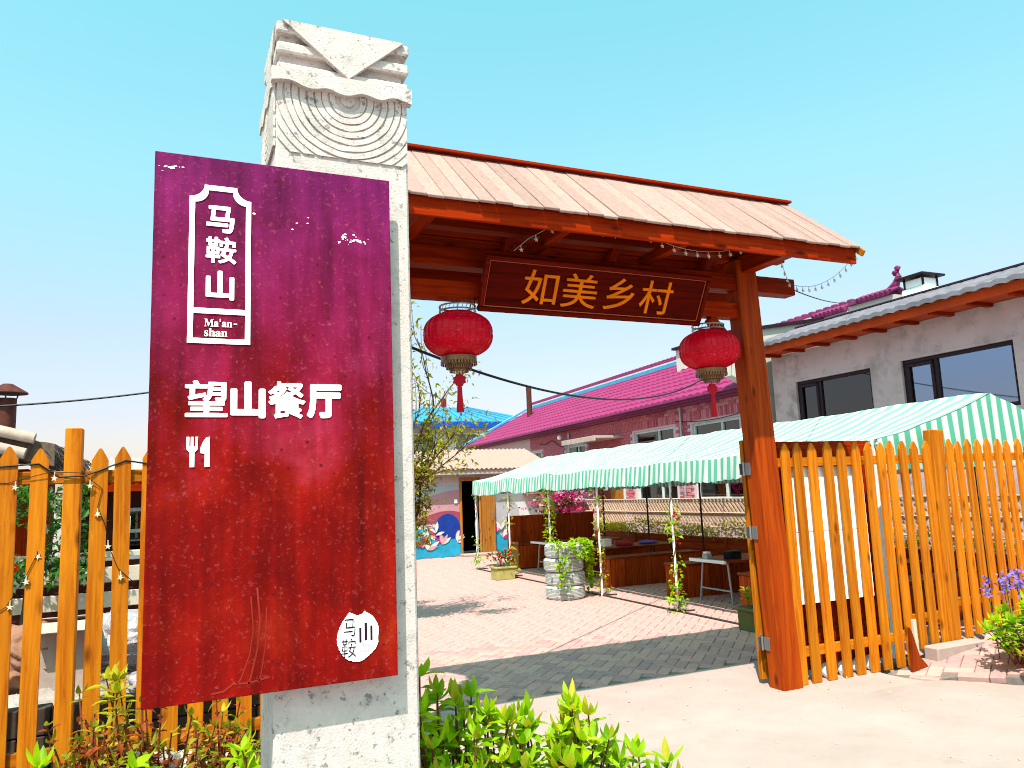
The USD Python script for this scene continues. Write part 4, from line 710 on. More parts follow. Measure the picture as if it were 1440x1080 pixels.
# the board with the gold characters
pq = thing('name_board', 'long dark red board with four gold Chinese characters under the gateway roof', 'sign', (2.86, 4.75, 2.846))
bu = V(1, 0, -.006); bu /= np.linalg.norm(bu); bv = V(0, -.2, .345); bv /= np.linalg.norm(bv); bn = np.cross(bu, bv); b0 = V(1.911, 4.835, 2.846); BW, BH = 1.875, .399
def bp(x, z, d=0): return b0 + bu * x + bv * z + bn * d
part(pq, 'board', obox(bp(BW / 2, BH / 2, -.008), bu, bv, bn, (BW - .05, BH - .05, .024)), 'wood_plaque')
for a, b, w, h in ((BW / 2, .018, BW, .036), (BW / 2, BH - .018, BW, .036), (.018, BH / 2, .036, BH - .072), (BW - .018, BH / 2, .036, BH - .072)):
    part(pq, 'frame', obox(bp(a, b, .004), bu, bv, bn, (w, h, .04), .006), 'wood_plaque_edge')
for a, b, w, h in ((BW / 2, .040, BW - .075, .005), (BW / 2, BH - .040, BW - .075, .005), (.040, BH / 2, .005, BH - .085), (BW - .040, BH / 2, .005, BH - .085)):
    part(pq, 'gold_line', obox(bp(a, b, .006), bu, bv, bn, (w, h, .005)), 'gold_line')
for ch, x0, x1, z0, z1, g in (('如', 2.225, 2.490, .075, .325, -1), ('美', 2.532, 2.815, .075, .325, -1), ('乡', 2.885, 3.13, .08, .32, -1), ('村', 3.19, 3.468, .07, .325, -1)):
    part(pq, 'gold_character', extr(glyph(ch, x0 - 1.911, z0, x1 - 1.911, z1, 0.5), .011, bp(0, 0, .004), bu, bv), 'gold_paint')
part(pq, 'hanger', [tube([bp(x, BH - .01, -.01), V(1.911 + x, 4.86, 3.25)], .005, 5) for x in (.25, 1.6)], 'dark_steel')

# red lanterns
def lantern(label, c, seed):
    x, y, z = c; t = thing('red_lantern', label, 'lantern', c, 'red lanterns under the gateway')
    R, hh = .238, .162
    prof = [(R * max(.42, (1 - abs(s) ** 2.6) ** .5), hh * s) for s in np.linspace(-.97, .97, 25)]
    part(t, 'shade', lathe(prof, c, 96, 32, .022), 'lantern_red', smooth=True)
    part(t, 'rib', [tube([(x + (p[0] + .001) * math.cos(a), y + (p[0] + .001) * math.sin(a), z + p[1]) for p in prof], .0016, 4) for a in np.arange(32) * 2 * math.pi / 32], 'tassel_red')
    part(t, 'top_ring', [tube([(x + .125 * math.cos(a), y + .125 * math.sin(a), z + q) for a in np.linspace(0, 2 * math.pi, 33)], .006, 6) for q in (.165, .198)] + [tube([(x + .125 * math.cos(a), y + .125 * math.sin(a), z + .165), (x + .125 * math.cos(a + .12), y + .125 * math.sin(a + .12), z + .198)], .0025, 4) for a in np.arange(26) * 2 * math.pi / 26], 'steel')
    for k, (r0, z0, z1) in enumerate(((.124, -.150, -.195), (.088, -.192, -.222), (.064, -.218, -.245))):
        cu = part(t, 'gold_tier', lathe([(r0 * .9, z0), (r0, z0 - .006), (r0, z1 + .006), (r0 * .86, z1), (.01, z1)], c, 40), 'lantern_gold', smooth=40)
        part(cu, 'fringe', [obox((x + r0 * math.cos(a), y + r0 * math.sin(a), z + z1 - .006), (math.cos(a), math.sin(a), 0), (-math.sin(a), math.cos(a), 0), (0, 0, 1), (.004, r0 * .10, .022)) for a in np.arange(36) * 2 * math.pi / 36], 'lantern_gold')
    part(t, 'hanger', [tube([(x, y, z + .15), (x, y, z + .36)], .003, 5), tube([(x + .1, y, z + .19), (x + .1, y, z + .34)], .003, 5)], 'dark_steel')
    ts_ = part(t, 'tassel', [lathe([(.005, -.25), (.005, -.285)], c, 8), lathe([(.012, -.34), (.016, -.37), (.021, -.47), (.027, -.535), (.0, -.537)], c, 14)], 'tassel_red')
    part(ts_, 'knot', [extr(Polygon([(x + .05 * math.cos(a) * (1 if k % 2 else .78), z - .315 + .045 * math.sin(a) * (1 if k % 2 else .78)) for k, a in enumerate(np.arange(16) * math.pi / 8)]), .022, (0, y + .011, 0))], 'tassel_red')
    return t
lantern('larger looking red lantern hanging left of the name board, near the pillar', (1.792, 4.90, 2.680), 1)
lantern('red lantern hanging between the name board and the right gate post', (3.93, 4.90, 2.655), 2)

# ================================================================ picket fences, gate leaf
def picket(x, y, z0, z1, w=.082, lean=0.0, th=.02):
    m = extr(Polygon([(-w / 2, 0), (w / 2, 0), (w / 2, z1 - z0 - .068), (w * .10, z1 - z0 - .006), (0, z1 - z0), (-w * .10, z1 - z0 - .006), (-w / 2, z1 - z0 - .068)]), th, (0, 0, 0))
    v = np.array(m.vertices); v[:, 0] += v[:, 2] * lean; v += V(x, y, z0)
    return trimesh.Trimesh(v, m.faces, process=False)
lfn = thing('picket_fence', 'orange picket fence to the left of the pillar, behind the red leaved bush', 'fence', (-.3, 4.9, 0))
for x in [-1.71, -1.58, -1.45, -1.31, -1.18, -1.05, -.92, -.79, -.66] + [-.373 + .13 * k for k in range(12)]:
    part(lfn, 'picket', picket(x, 4.885, .14, 1.935 + rng.uniform(-.012, .012), .083, rng.uniform(-.006, .006)), 'wood_orange_z')
for x in (-.4985, 1.24, -2.1): part(lfn, 'post', bx(x - .043, x + .043, 4.862, 4.955, 0, 2.04 if x < 1 else 1.95, .005), 'wood_orange_z')
for z0 in (1.735, .285): part(lfn, 'rail', bx(-2.3, 1.26, 4.89, 4.93, z0, z0 + .07, .004), 'wood_orange_x')
def screws(parent, xs, zs):
    part(parent, 'screw', [tube([(x + dx + rng.uniform(-.004, .004), 4.8755, z + rng.uniform(-.008, .008)), (x + dx, 4.8725, z)], .0042, 6) for x in xs for z in zs for dx in (-.018, .018)], 'dark_steel', kind='stuff')
screws(lfn, [-1.71, -1.58, -1.45, -1.31, -1.18, -1.05, -.92, -.79, -.66] + [-.373 + .13 * k for k in range(12)], (1.77, .32))
rfn = thing('picket_fence', 'orange picket fence to the right of the gate post, in front of the striped canopy', 'fence', (6, 4.9, 0))
PT = [4.578, 4.724, 4.888, 5.059, 5.207, 5.365, 5.511, 5.665, 5.802, 5.953, 6.10, 6.235] + [6.543, 6.68, 6.819, 6.952, 7.096, 7.241, 7.377, 7.531, 7.67, 7.81, 7.95]
for x in PT:
    z0 = .0 if x < 5.87 else max(.12, rise(x) + .02)
    part(rfn, 'picket', picket(x, 4.885, z0, 1.905 + rng.uniform(-.012, .012), .088, rng.uniform(-.008, .010)), 'wood_orange_z')
screws(rfn, PT, (1.742,))
part(rfn, 'post', beam((6.33, 4.90, 0), (6.40, 4.90, 2.0), .15, .10, up=(0, 1, 0), bev=.006), 'wood_orange_z')
for xa, xb, z0 in ((4.5, 5.86, .20), (4.5, 6.3, 1.705), (5.87, 6.3, .33), (6.42, 8.0, 1.705), (6.42, 8.0, .42)): part(rfn, 'rail', bx(xa, xb, 4.89, 4.93, z0, z0 + .075, .004), 'wood_orange_x')
part(rfn, 'white_panel', bx(4.60, 5.50, 4.932, 4.940, .595, 1.165, .002), 'white_board', label='lower white sheet fixed behind the pickets'); part(rfn, 'white_panel', bx(4.60, 5.50, 4.932, 4.940, 1.169, 1.70, .002), 'white_board', label='upper white sheet fixed behind the pickets')
lv = thing('gate_leaf', 'wooden gate leaf folded open behind the right hand pickets, hinged on the post', 'gate', (4.9, 5.1, 0))
def gx(z): return 4.392 - .008 * z
part(lv, 'stile', beam((gx(.05), 5.09, .03), (gx(1.94), 5.09, 1.94), .095, .045, up=(0, 1, 0), bev=.004), 'wood_orange_z')
for k in range(10):
    x = 4.51 + .135 * k
    part(lv, 'plank', beam((x, 5.09, .04), (x - .01, 5.09, 1.925), .130, .026, up=(0, 1, 0), bev=.004), 'wood_gate_z')
for z0 in (1.77, .25): part(lv, 'rail', bx(4.36, 5.78, 5.05, 5.075, z0, z0 + .12, .004), 'wood_gate_x')

for z in (1.70, 1.19, .33):
    xf = 4.43 - .037 * z - .1045   # the left face of the post
    part(lv, 'hinge', [bx(gx(z) - .045, gx(z) - .003, 5.055, 5.062, z - .05, z + .05, .001), bx(xf - .006, xf - .001, 4.915, 4.978, z - .05, z + .05, .001), tube([(xf - .008, 4.992, z - .055), (xf - .008, 4.992, z + .055)], .009, 8), obox(((xf + gx(z) - .03) / 2, 5.025, z), (1, 0, 0), (0, 1, 0), (0, 0, 1), (abs(gx(z) - xf) + .01, .008, .09))], 'steel')

# ================================================================ striped canopy
cn = thing('striped_canopy', 'long open market canopy of green and white striped cloth on white poles', 'canopy', (7.5, 10.2, 0))
CX0, CXR, CX1, CY0, CY1 = 5.87, 7.5, 9.13, 5.08, 15.4
def sag(y, a): return a * math.sin(math.pi * ((y - CY0) / 1.72 % 1.0))
def ez(y): return 1.915 - (y - CY0) * .0105
def rz(y): return 2.375 - (y - CY0) * .009
def roofpt(t, y):
    s = -1 if t < 0 else 1; q = abs(t)
    return (CXR + s * (CXR - CX0) * q, y, rz(y) * (1 - q) + ez(y) * q - .045 * math.sin(math.pi * q) - sag(y, .03) * math.sin(math.pi * q * .5) + .028 * meshkit.noise(np.array([[q * 5, y * 2.6, s]]))[0] + .010 * meshkit.noise(np.array([[q * 9 + y * 5, y * 11, s]]))[0])
part(cn, 'roof_cloth', grid(lambda y, t: roofpt(t, y), np.linspace(CY0, CY1, 180), np.linspace(-1, 1, 41), .004), 'stripes_roof', smooth=True)
def valance(y, k, x, out):
    dip = .245 + .022 * abs(math.sin(math.pi * y / .13))
    return (x + out * (.02 + .03 * k) + (.012 * math.sin(y * 34) + .03 * (meshkit.noise(np.array([[y * 3.3, 0.5, x]]))[0] - .5)) * k, y, roofpt(-1, y)[2] - .004 - (dip + .03 * (meshkit.noise(np.array([[y * 1.7, 3.5, x]]))[0] - .5)) * k)
part(cn, 'valance', grid(lambda y, k: valance(y, k, CX0, -1), np.arange(CY0, CY1, .0325), np.linspace(0, 1, 5), .003, (1, 0, 0)), 'stripes_y', smooth=True)
part(cn, 'valance', grid(lambda y, k: valance(y, k, CX1, 1), np.arange(CY0, CY1, .0325), np.linspace(0, 1, 5), .003, (1, 0, 0)), 'stripes_y', smooth=True)
def gpt(x, k, y0, s):
    q = (x - CXR) / (CXR - CX0); top = roofpt(q, y0)[2] - .004; low = ez(y0) - .25 - .02 * abs(math.sin(math.pi * x / .08))
    return (x, y0 + s * (.02 + .02 * k + .018 * math.sin(x * 14) * k), top + (low - top) * k)
for y0, s in ((CY0, -1), (CY1, 1)): part(cn, 'gable_cloth', grid(lambda x, k: gpt(x, k, y0, s), np.linspace(CX0, CX1, 101), np.linspace(0, 1, 7), .003, (0, 1, 0)), 'stripes_x', smooth=True)
POLE_Y = [15.37, 13.63, 11.9, 10.24, 8.35, 6.6, 5.14]
for y in POLE_Y:
    part(cn, 'pole', tube([(CX0 + .03, y, 0), (CX0 + .03, y, ez(y) - .01)], .016, 10), 'white_pole', smooth=40)
    part(cn, 'pole', tube([(CX1 - .33, y - .35, 0), (CX1 - .33, y - .35, ez(y) - .0)], .018, 10), 'dark_steel', smooth=40)
    part(cn, 'rafter_tube', tube([(CX0 + .03, y, ez(y) - .02), (CXR, y, rz(y) - .07), (CX1 - .03, y, ez(y) - .02)], .012, 8), 'white_pole', smooth=40)
    part(cn, 'foot', tube([(CX0 + .03, y, .012), (CX0 + .25, y - .05, .012)], .010, 6), 'dark_steel')
part(cn, 'ridge_tube', tube([(CXR, CY0, rz(CY0) - .03), (CXR, CY1, rz(CY1) - .03)], .016, 8), 'white_pole'); part(cn, 'eave_tube', tube([(CX0 + .03, CY0, ez(CY0) - .02), (CX0 + .03, CY1, ez(CY1) - .02)], .014, 8), 'white_pole')
part(cn, 'ground_tube', tube([(CX0 + .03, CY0 + .1, .012), (CX0 + .03, CY1, .012)], .012, 8), 'dark_steel')

# ================================================================ benches and tables under it
def make_bench(label, loc, L=1.75):
    t = thing('bench', label, 'bench', (0, 0, 0), 'plank benches under the canopy')
    n = int(L / .117)
    for s in (-1, 1):
        for k in range(n): part(t, 'plank', bx(-L / 2 + k * L / n + .002, -L / 2 + (k + 1) * L / n - .002, s * .165 - .012, s * .165 + .012, .0, .44 + rng.uniform(-.004, .004), .003), 'wood_bench')
        for k in range(3): part(t, 'end_plank', bx(s * L / 2 - .02, s * L / 2 + .002, -.150 + k * .1005, -.150 + (k + 1) * .1005 - .003, 0, .44, .003), 'wood_bench')
    for k in range(2): part(t, 'seat_board', bx(-L / 2 - .02, L / 2 + .02, -.19 + k * .191, -.19 + (k + 1) * .191 - .004, .446, .472, .004), 'wood_bench_x')
    UsdGeom.Xform(stage.GetPrimAtPath(t)).GetOrderedXformOps()[0].Set(Gf.Vec3d(*loc)); return t
b0_ = make_bench('plank bench with the long lit front, just right of the stacked tyres', (7.38, 11.12, 0))
for lab, x, y in (('plank bench behind the table with the black box, its lit end by the vine pole', 7.5, 9.45), ('plank bench nearest the gate post, partly hidden by it', 7.42, 7.75), ('plank bench beyond the stacked tyres, under the far tables', 7.5, 12.75), ('plank bench behind the right hand picket fence', 7.5, 6.2)):
    copy(b0_, lab, (x, y, 0))
hb = thing('high_backed_bench', 'dark plank bench with a tall back at the far end of the canopy', 'bench', (7.5, 15.2, 0))
for k in range(14): part(hb, 'back_plank', bx(6.55 + .15 * k, 6.55 + .15 * k + .146, 15.22, 15.25, .03, 1.07, .004), 'wood_bench')
for k in range(4): part(hb, 'end_plank', bx(6.55, 6.575, 14.72 + .125 * k, 14.72 + .125 * k + .121, 0, .55, .004), 'wood_door_z')
for k in range(3): part(hb, 'seat_board', bx(6.55, 8.65, 14.72 + .165 * k, 14.72 + .165 * k + .16, .47, .495, .004), 'wood_bench_x')
for k in range(14): part(hb, 'front_plank', bx(6.58 + .148 * k, 6.58 + .148 * k + .144, 14.70, 14.718, .02, .465, .003), 'wood_bench')
def make_table(label, loc, white=True):
    t = thing('low_table', label, 'table', (0, 0, 0), 'low tables under the canopy')
    for k in range(5): part(t, 'top_board', bx(-.83, .85, -.37 + .148 * k, -.37 + .148 * k + .144, .545, .572, .003), 'wood_bench_x')
    part(t, 'end_strip', bx(-.87, -.835, -.38, .38, .535, .576, .003), 'white_pole' if white else 'wood_bench_y')
    for s in (-1, 1):
        for q in (-1, 1): part(t, 'leg', tube([(s * .72, q * .26, .545), (s * .74, q * .34, 0)], .015, 8), 'galvanised' if white else 'dark_steel')
        part(t, 'crossbar', tube([(s * .735, -.315, .17), (s * .735, .315, .17)], .012, 8), 'galvanised')
    UsdGeom.Xform(stage.GetPrimAtPath(t)).GetOrderedXformOps()[0].Set(Gf.Vec3d(*loc)); return t
t0_ = make_table('low white ended table with a black box on it, nearest the gate post', (7.52, 8.70, 0))
for lab, x, y in (('low table just beyond the stacked tyres, without anything on it', 7.55, 14.0), ('low table hidden mostly by the gate post', 7.5, 7.0)): copy(t0_, lab, (x, y, 0))
make_table('low dark table carrying the red cloth, behind the long lit bench', (7.45, 11.92, 0), False)
bxk = thing('black_box', 'small black box on the nearest low table', 'box', (6.98, 8.55, .572))
part(bxk, 'body', bx(6.88, 7.08, 8.48, 8.62, .574, .66, .008), 'black'); part(bxk, 'lid', bx(6.875, 7.085, 8.475, 8.625, .662, .682, .006), 'dark_steel')
wbx = thing('white_box', 'small white paper box on the table behind the tyres', 'box', (6.98, 11.9, .572))
part(wbx, 'body', bx(6.90, 7.05, 11.82, 11.98, .574, .68, .006), 'white_paint'); part(wbx, 'lid', bx(6.895, 7.055, 11.815, 11.985, .682, .70, .004), 'white_cloth')
solo('red_cloth', blob((7.32, 11.85, .60), (.17, .12, .045), 8, 2, .3), 'red_cloth', 'crumpled red cloth on the table behind the tyres', 'cloth', smooth=True)
solo('purple_cloth', blob((7.85, 11.9, .60), (.2, .12, .03), 9, 2, .3), 'flower_blue', 'folded purple cloth on the table behind the tyres', 'cloth', smooth=True)
ash = thing('napkin_holder', 'grey metal napkin holder beside the black box', 'holder', (6.7, 8.75, .572)); part(ash, 'body', bx(6.66, 6.76, 8.70, 8.80, .574, .65, .01), 'galvanised'); part(ash, 'napkins', bx(6.675, 6.745, 8.715, 8.785, .651, .672), 'white_cloth')

# planter wall, hedge and lattice behind the tables
pw = thing('long_planter', 'long dark red plank planter behind the tables', 'planter', (9.37, 10.4, 0))
for k in range(5): part(pw, 'plank', bx(9.22, 9.245, 5.3, 16.2, .01 + .118 * k, .01 + .118 * k + .114, .004), 'wood_bench_y')
part(pw, 'soil', bx(9.25, 9.52, 5.3, 16.2, 0, .58), 'soil')
for k in range(8): part(pw, 'stud', bx(9.195, 9.218, 5.4 + 1.5 * k, 5.47 + 1.5 * k, 0, .60, .004), 'wood_bench')
n = 6500; q = nrng.random((n, 3)); P_ = np.stack([9.20 + .32 * q[:, 0], 5.3 + 10.9 * q[:, 1], .58 + .24 * q[:, 2] * (.55 + .9 * meshkit.noise(np.stack([q[:, 1] * 26, q[:, 1] * 0, q[:, 0] * 0], 1)))], 1)
solo('hedge', leaves(P_, rdirs(n, 4, .5), .06, .5, 4), 'leaf_yellow', 'low yellow green hedge growing in the long planter', 'hedge')
lt = thing('lattice_fence', 'pale bamboo lattice fence above the hedge, in front of the brick house', 'fence', (9.58, 10.4, .76))
for s, xo in ((1, 9.58), (-1, 9.597)):
    for k in range(108):
        y = 5.4 + .108 * k; part(lt, 'bamboo_strip', beam((xo, y - s * .24, .76), (xo, y + s * .24, 1.30), .040, .010, up=(1, 0, 0), bev=0), 'bamboo')
for z in (.76, 1.03, 1.30): part(lt, 'bamboo_rail', tube([(9.565, 5.1, z), (9.565, 17.2, z)], .013, 6), 'bamboo')

# ================================================================ stacked tyres, ivy, pots, vines
TX, TY = 5.38, 10.42
def tyre(z, label, R=.295, h=.195, jig=(0, 0)):
    c = (TX + jig[0], TY + jig[1], z)
    t = thing('painted_tyre', label, 'tyre', c, 'white painted tyres in one stack')
    prof = [(.18, .03), (.22, .0), (R - .025, .004), (R - .008, .03)]
    for k in range(7): prof += [(R, .035 + k * (h - .07) / 6.5), (R, .035 + k * (h - .07) / 6.5 + .012), (R - .02, .035 + k * (h - .07) / 6.5 + .016), (R - .02, .035 + k * (h - .07) / 6.5 + .020)]
    prof += [(R - .008, h - .03), (R - .025, h - .004), (.22, h), (.18, h - .03), (.18, .03)]
    part(t, 'body', lathe(prof, c, 64), 'tyre_white', smooth=30)
    return t
for k, (lab, j) in enumerate((('white painted tyre at the bottom of the stack', (0, 0)), ('white painted tyre second from the ground in the stack', (.012, .01)), ('white painted tyre third from the ground in the stack', (-.012, 0)), ('white painted tyre at the top of the stack, with ivy growing out', (.006, -.01)))):
    tyre(.199 * k, lab, jig=j)
iv = thing('ivy_plant', 'bright green ivy growing from the top tyre and trailing down its right side', 'plant', (TX, TY, .78))
part(iv, 'soil', lathe([(.0, .0), (.18, -.01), (.18, -.05)], (TX, TY, .78), 20), 'soil')
Pv, Dv = [], []
for a0, drop, n in ((-.35, .78, 240), (-.05, .62, 150), (-.75, .30, 90), (-1.75, .22, 60), (-2.3, .72, 110), (-1.2, .26, 60), (.4, .5, 90)):
    for _ in range(n):
        t = rng.random(); a = a0 + rng.gauss(0, .16) + .25 * t; rr = .20 + .15 * min(1, t * 5) + rng.uniform(0, .06)
        Pv.append((TX + rr * math.cos(a), TY + rr * math.sin(a), .80 - max(0, t - .12) * drop + rng.uniform(0, .05) * (t < .3))); Dv.append((math.cos(a) + rng.gauss(0, .4), math.sin(a) + rng.gauss(0, .4), rng.gauss(-.1, .5)))
part(iv, 'foliage', leaves(Pv, Dv, .065, .8, 11), 'leaf_bright', kind='stuff')
part(iv, 'stem', [tube([(TX, TY, .78), (TX + .26 * math.cos(a), TY + .26 * math.sin(a), .83), (TX + .345 * math.cos(a), TY + .345 * math.sin(a), .6), (TX + .35 * math.cos(a + .1), TY + .35 * math.sin(a + .1), .25)], .006, 5) for a in (-.35, -.05, -2.3)], 'stem_red')

def vine(y, label, dens, flowers=0, seed=1, x=CX0 + .03, top=1.66):
    t = thing('climbing_vine', label, 'vine', (x, y, 0), 'vines climbing the canopy poles')
    r = random.Random(seed); zs = np.linspace(0, top, 40); ph = r.uniform(0, 6)
    part(t, 'stem', tube([(x + .03 * math.cos(z * 9 + ph), y + .03 * math.sin(z * 9 + ph), z) for z in zs], .005, 5), 'stem_red')
    P, D = [], []
    for _ in range(int(dens * top)):
        z = top * r.random(); z = z if meshkit.noise(np.array([[z * 5, seed * 3.1, 0]]))[0] > .38 or z < .2 else z * .2
        a = r.uniform(0, 6.28); q = r.uniform(.0, .085) * (1.6 if z < .22 else 1)
        P.append((x + q * math.cos(a), y + q * math.sin(a), z)); D.append((math.cos(a), math.sin(a), r.gauss(-.1, .6)))
    part(t, 'foliage', leaves(P, D, .06, .75, seed), 'leaf_bright' if seed % 2 else 'leaf_yellow', kind='stuff')
    for k in range(flowers):
        z = r.uniform(.2, 1.3) if k else 1.25; part(t, 'flower', blob((x + r.uniform(-.06, .06), y - .06, z), .019, k, 1, .4), 'flower_red')
vine(15.37, 'thin vine on the farthest canopy pole, beside the open plank door', 70, 1, 1)
vine(13.63, 'leafy vine on the second farthest canopy pole, behind the yellow pot', 120, 3, 2)
vine(11.9, 'leafy vine on the pole just left of the stacked tyres', 190, 2, 3)
vine(10.24, 'vine thick at its top on the pole just right of the stacked tyres', 90, 1, 4)
vine(8.35, 'vine with red flowers on the nearest visible pole, left of the gate post', 130, 7, 5)
def tuft(t, c, R, H_, n, L, mt, seed, up=1.2):
    r = np.random.default_rng(seed); P = V(*c) + np.stack([r.normal(0, R * .45, n), r.normal(0, R * .45, n), r.uniform(0, H_, n)], 1); D = (P - V(*c)) * V(1, 1, .5) + V(0, 0, H_ * .25 * up) + r.normal(0, .06, (n, 3))
    return part(t, 'foliage', leaves(P, D, L, .42, seed), mt, kind='stuff')
pot = thing('flower_pot', 'square yellow planter with pink flowers under the canopy edge', 'planter', (5.62, 13.35, 0))
part(pot, 'box', [bx(5.44, 5.80, 13.2, 13.5, 0, .20, .008), bx(5.42, 5.82, 13.18, 13.52, .2, .235, .006)], 'pot_yellow'); part(pot, 'soil', bx(5.46, 5.78, 13.22, 13.48, .236, .245), 'soil')
tuft(pot, (5.62, 13.35, .24), .2, .22, 160, .08, 'leaf_deep', 3)
for k in range(16): part(pot, 'flower', blob((5.62 + rng.gauss(0, .12), 13.35 + rng.gauss(0, .1), .42 + rng.uniform(-.1, .12)), .026, k, 1, .3), 'flower_red' if k % 3 else 'tassel_red')
pot2 = thing('flower_pot', 'dull green planter at the foot of the right gate post', 'planter', (5.9, 6.85, 0))
part(pot2, 'box', [bx(5.72, 6.08, 6.7, 7.0, 0, .21, .008), bx(5.70, 6.10, 6.68, 7.02, .21, .24, .006)], 'pot_green'); part(pot2, 'soil', bx(5.74, 6.06, 6.72, 6.98, .241, .25), 'soil')
tuft(pot2, (5.9, 6.85, .25), .18, .16, 150, .07, 'leaf_olive', 5)
bg = thing('bougainvillea', 'magenta flowering bush behind the high backed bench', 'bush', (8.35, 16.3, 0))
part(bg, 'stem', [tube([(8.35, 16.3, 0), (8.35 + a * .4, 16.3, .7), (8.35 + a, 16.25, 1.4)], .018, 6) for a in (-.4, 0, .35)], 'bark')
for nm, mt, n, sd in (('foliage', 'leaf_deep', 900, 1), ('blossom', 'petal_magenta', 1500, 2), ('blossom', 'petal_pink', 450, 3)):
    r = np.random.default_rng(sd); P = V(8.38, 16.3, 1.28) + r.normal(0, 1, (n, 3)) * V(.33, .22, .22); k = meshkit.noise(P * 4 + sd * 7) > .45
    part(bg, nm, leaves(P[k], rdirs(int(k.sum()), sd), .075, .8, sd), mt, kind='stuff')

# ================================================================ the slender tree by the pillar
tr = thing('young_tree', 'slender tree with sparse olive leaves, half hidden by the stone pillar', 'tree', (2.42, 9.7, 0))
part(tr, 'trunk', tube([(2.42, 9.7, 0), (2.45, 9.7, .5), (2.50, 9.72, 1.0), (2.58, 9.7, 1.5), (2.62, 9.74, 1.9)], [.06, .055, .05, .045, .04], 10), 'bark', smooth=True)
limbs, tips = [], []
r = random.Random(17)
def grow(p, d, L, rad, depth):
    pts, q = [V(*p)], V(*p); d = V(*d) / np.linalg.norm(d)
    for _ in range(6):
        d = d + V(r.gauss(0, .13), r.gauss(0, .13), r.gauss(.04, .09)); d /= np.linalg.norm(d); q = q + d * L / 6; pts.append(q)
    limbs.append(tube(pts, np.linspace(rad, rad * .45, 7), 6)); tips.extend((pts[k], d, depth) for k in (2, 3, 4, 5, 6))
    if depth < 2:
        for _ in range(3): k = r.randint(2, 5); grow(pts[k], d + V(r.gauss(0, .6), r.gauss(0, .6), r.gauss(.1, .4)), L * r.uniform(.45, .7), rad * .5, depth + 1)
for z, d, L in ((.9, (.45, -.1, .6), .7), (1.2, (.75, 0, 1.1), 1.25), (1.45, (.35, .1, 1), 1.5), (1.6, (.55, .3, 1.25), 1.5), (1.75, (.1, .1, 1), 1.5), (1.0, (-.4, .2, 1), 1.3), (1.5, (-.3, -.2, 1), 1.4)  ):
    grow((2.42 + .1 * z, 9.7, z), d, L, .024, 0)
P, D = [], []
limbs.append(tube([(2.45, 9.7, .6), (2.75, 9.68, .95), (2.92, 9.66, 1.4), (2.97, 9.66, 1.9), (3.02, 9.68, 2.4)], [.022, .02, .016, .012, .006], 6))
for _ in range(620):
    z = r.uniform(.95, 2.35); P.append(V(2.93 + .06 * (z - 1) + r.gauss(0, .075), 9.66 + r.gauss(0, .10), z)); D.append(V(r.gauss(.2, .7), r.gauss(-.2, .7), r.gauss(0, .5)))
for p, d, dep in tips:
    dens = 28 if p[2] < 1.45 else (24 if p[2] < 2.2 and p[0] < 3.0 else (8 if p[2] < 2.6 else 3))
    for _ in range(dens): P.append(p + np.array([r.gauss(0, .075) for _ in range(3)])); D.append(d * .5 + np.array([r.gauss(0, .7) for _ in range(3)]))
part(tr, 'branch', limbs, 'twig', smooth=True)
part(tr, 'crown', leaves(P, D, .085, .42, 21), 'leaf_olive', kind='stuff')

# ================================================================ cables and strings of small star lights
def hang(p0, p1, s, n=40):
    p0, p1 = V(*p0), V(*p1); return [p0 + (p1 - p0) * t - V(0, 0, 4 * s * t * (1 - t)) for t in np.linspace(0, 1, n)]
cb = thing('power_cable', 'black power cable sagging from the gateway to the houses on the right', 'cable', (2, 6, 2.8)); part(cb, 'wire', tube(hang((1.40, 5.1, 2.66), (9.95, 11.75, 4.05), .62, 60), .011, 6), 'cable_black')
cb = thing('power_cable', 'black power cable crossing the sky left of the red sign', 'cable', (-1, 5.2, 2.2)); part(cb, 'wire', tube(hang((1.40, 5.1, 2.66), (-3.6, 5.2, 2.42), .36, 60), .006, 6), 'cable_black')
cb = thing('thin_wire', 'thin wire from the gate post top to the stepped white gable', 'cable', (4.8, 4.95, 3.26)); part(cb, 'wire', tube(hang((4.80, 4.95, 3.27), (12.5, 10.9, 5.10), .10, 40), .006, 5), 'cable_black')
STAR = Polygon([(math.cos(a) * (1 if k % 2 == 0 else .38), math.sin(a) * (1 if k % 2 == 0 else .38)) for k, a in enumerate(np.arange(10) * math.pi / 5 + math.pi / 2)])
def string(label, pts, n, size=.017, wire='galvanised', seed=0):
    t = thing('star_light_string', label, 'string lights', tuple(pts[0])); pts = np.array(pts); r = random.Random(seed)
    part(t, 'wire', tube(pts, .0020, 4), wire)
    cum = np.concatenate([[0], np.cumsum(np.linalg.norm(np.diff(pts, axis=0), axis=1))])
    for k in range(n):
        s = cum[-1] * (k + .5) / n; p = np.array([np.interp(s, cum, pts[:, j]) for j in range(3)])
        part(t, 'star_lamp', [extr(affinity.rotate(affinity.scale(STAR, size, size, origin=(0, 0)), r.uniform(0, 70), origin=(0, 0)), .008, p - V(0, 0, .035)), tube([p, p - V(0, 0, .03)], .003, 4)], 'fairy_star')
string('star light string looping under the front eave, above the name board', hang((2.28, 4.27, 3.37), (2.95, 4.33, 3.36), .045, 14) + hang((2.95, 4.33, 3.36), (3.98, 4.35, 3.38), .11, 20)[1:], 17, seed=1)
string('short star light string hanging left of the name board, down to its top edge', [(2.42, 4.27, 3.40), (2.28, 4.35, 3.33), (2.16, 4.48, 3.27), (2.08, 4.55, 3.2)], 4, seed=2)
string('star light string hanging in a loop from the right eave corner', hang((4.90, 4.22, 3.36), (4.80, 4.88, 3.27), .13, 24), 12, .016, seed=3)
string('star light string rising from the gate post to the eave', hang((4.25, 4.40, 3.38), (4.86, 4.9, 3.25), .05, 14), 6, .016, seed=4)
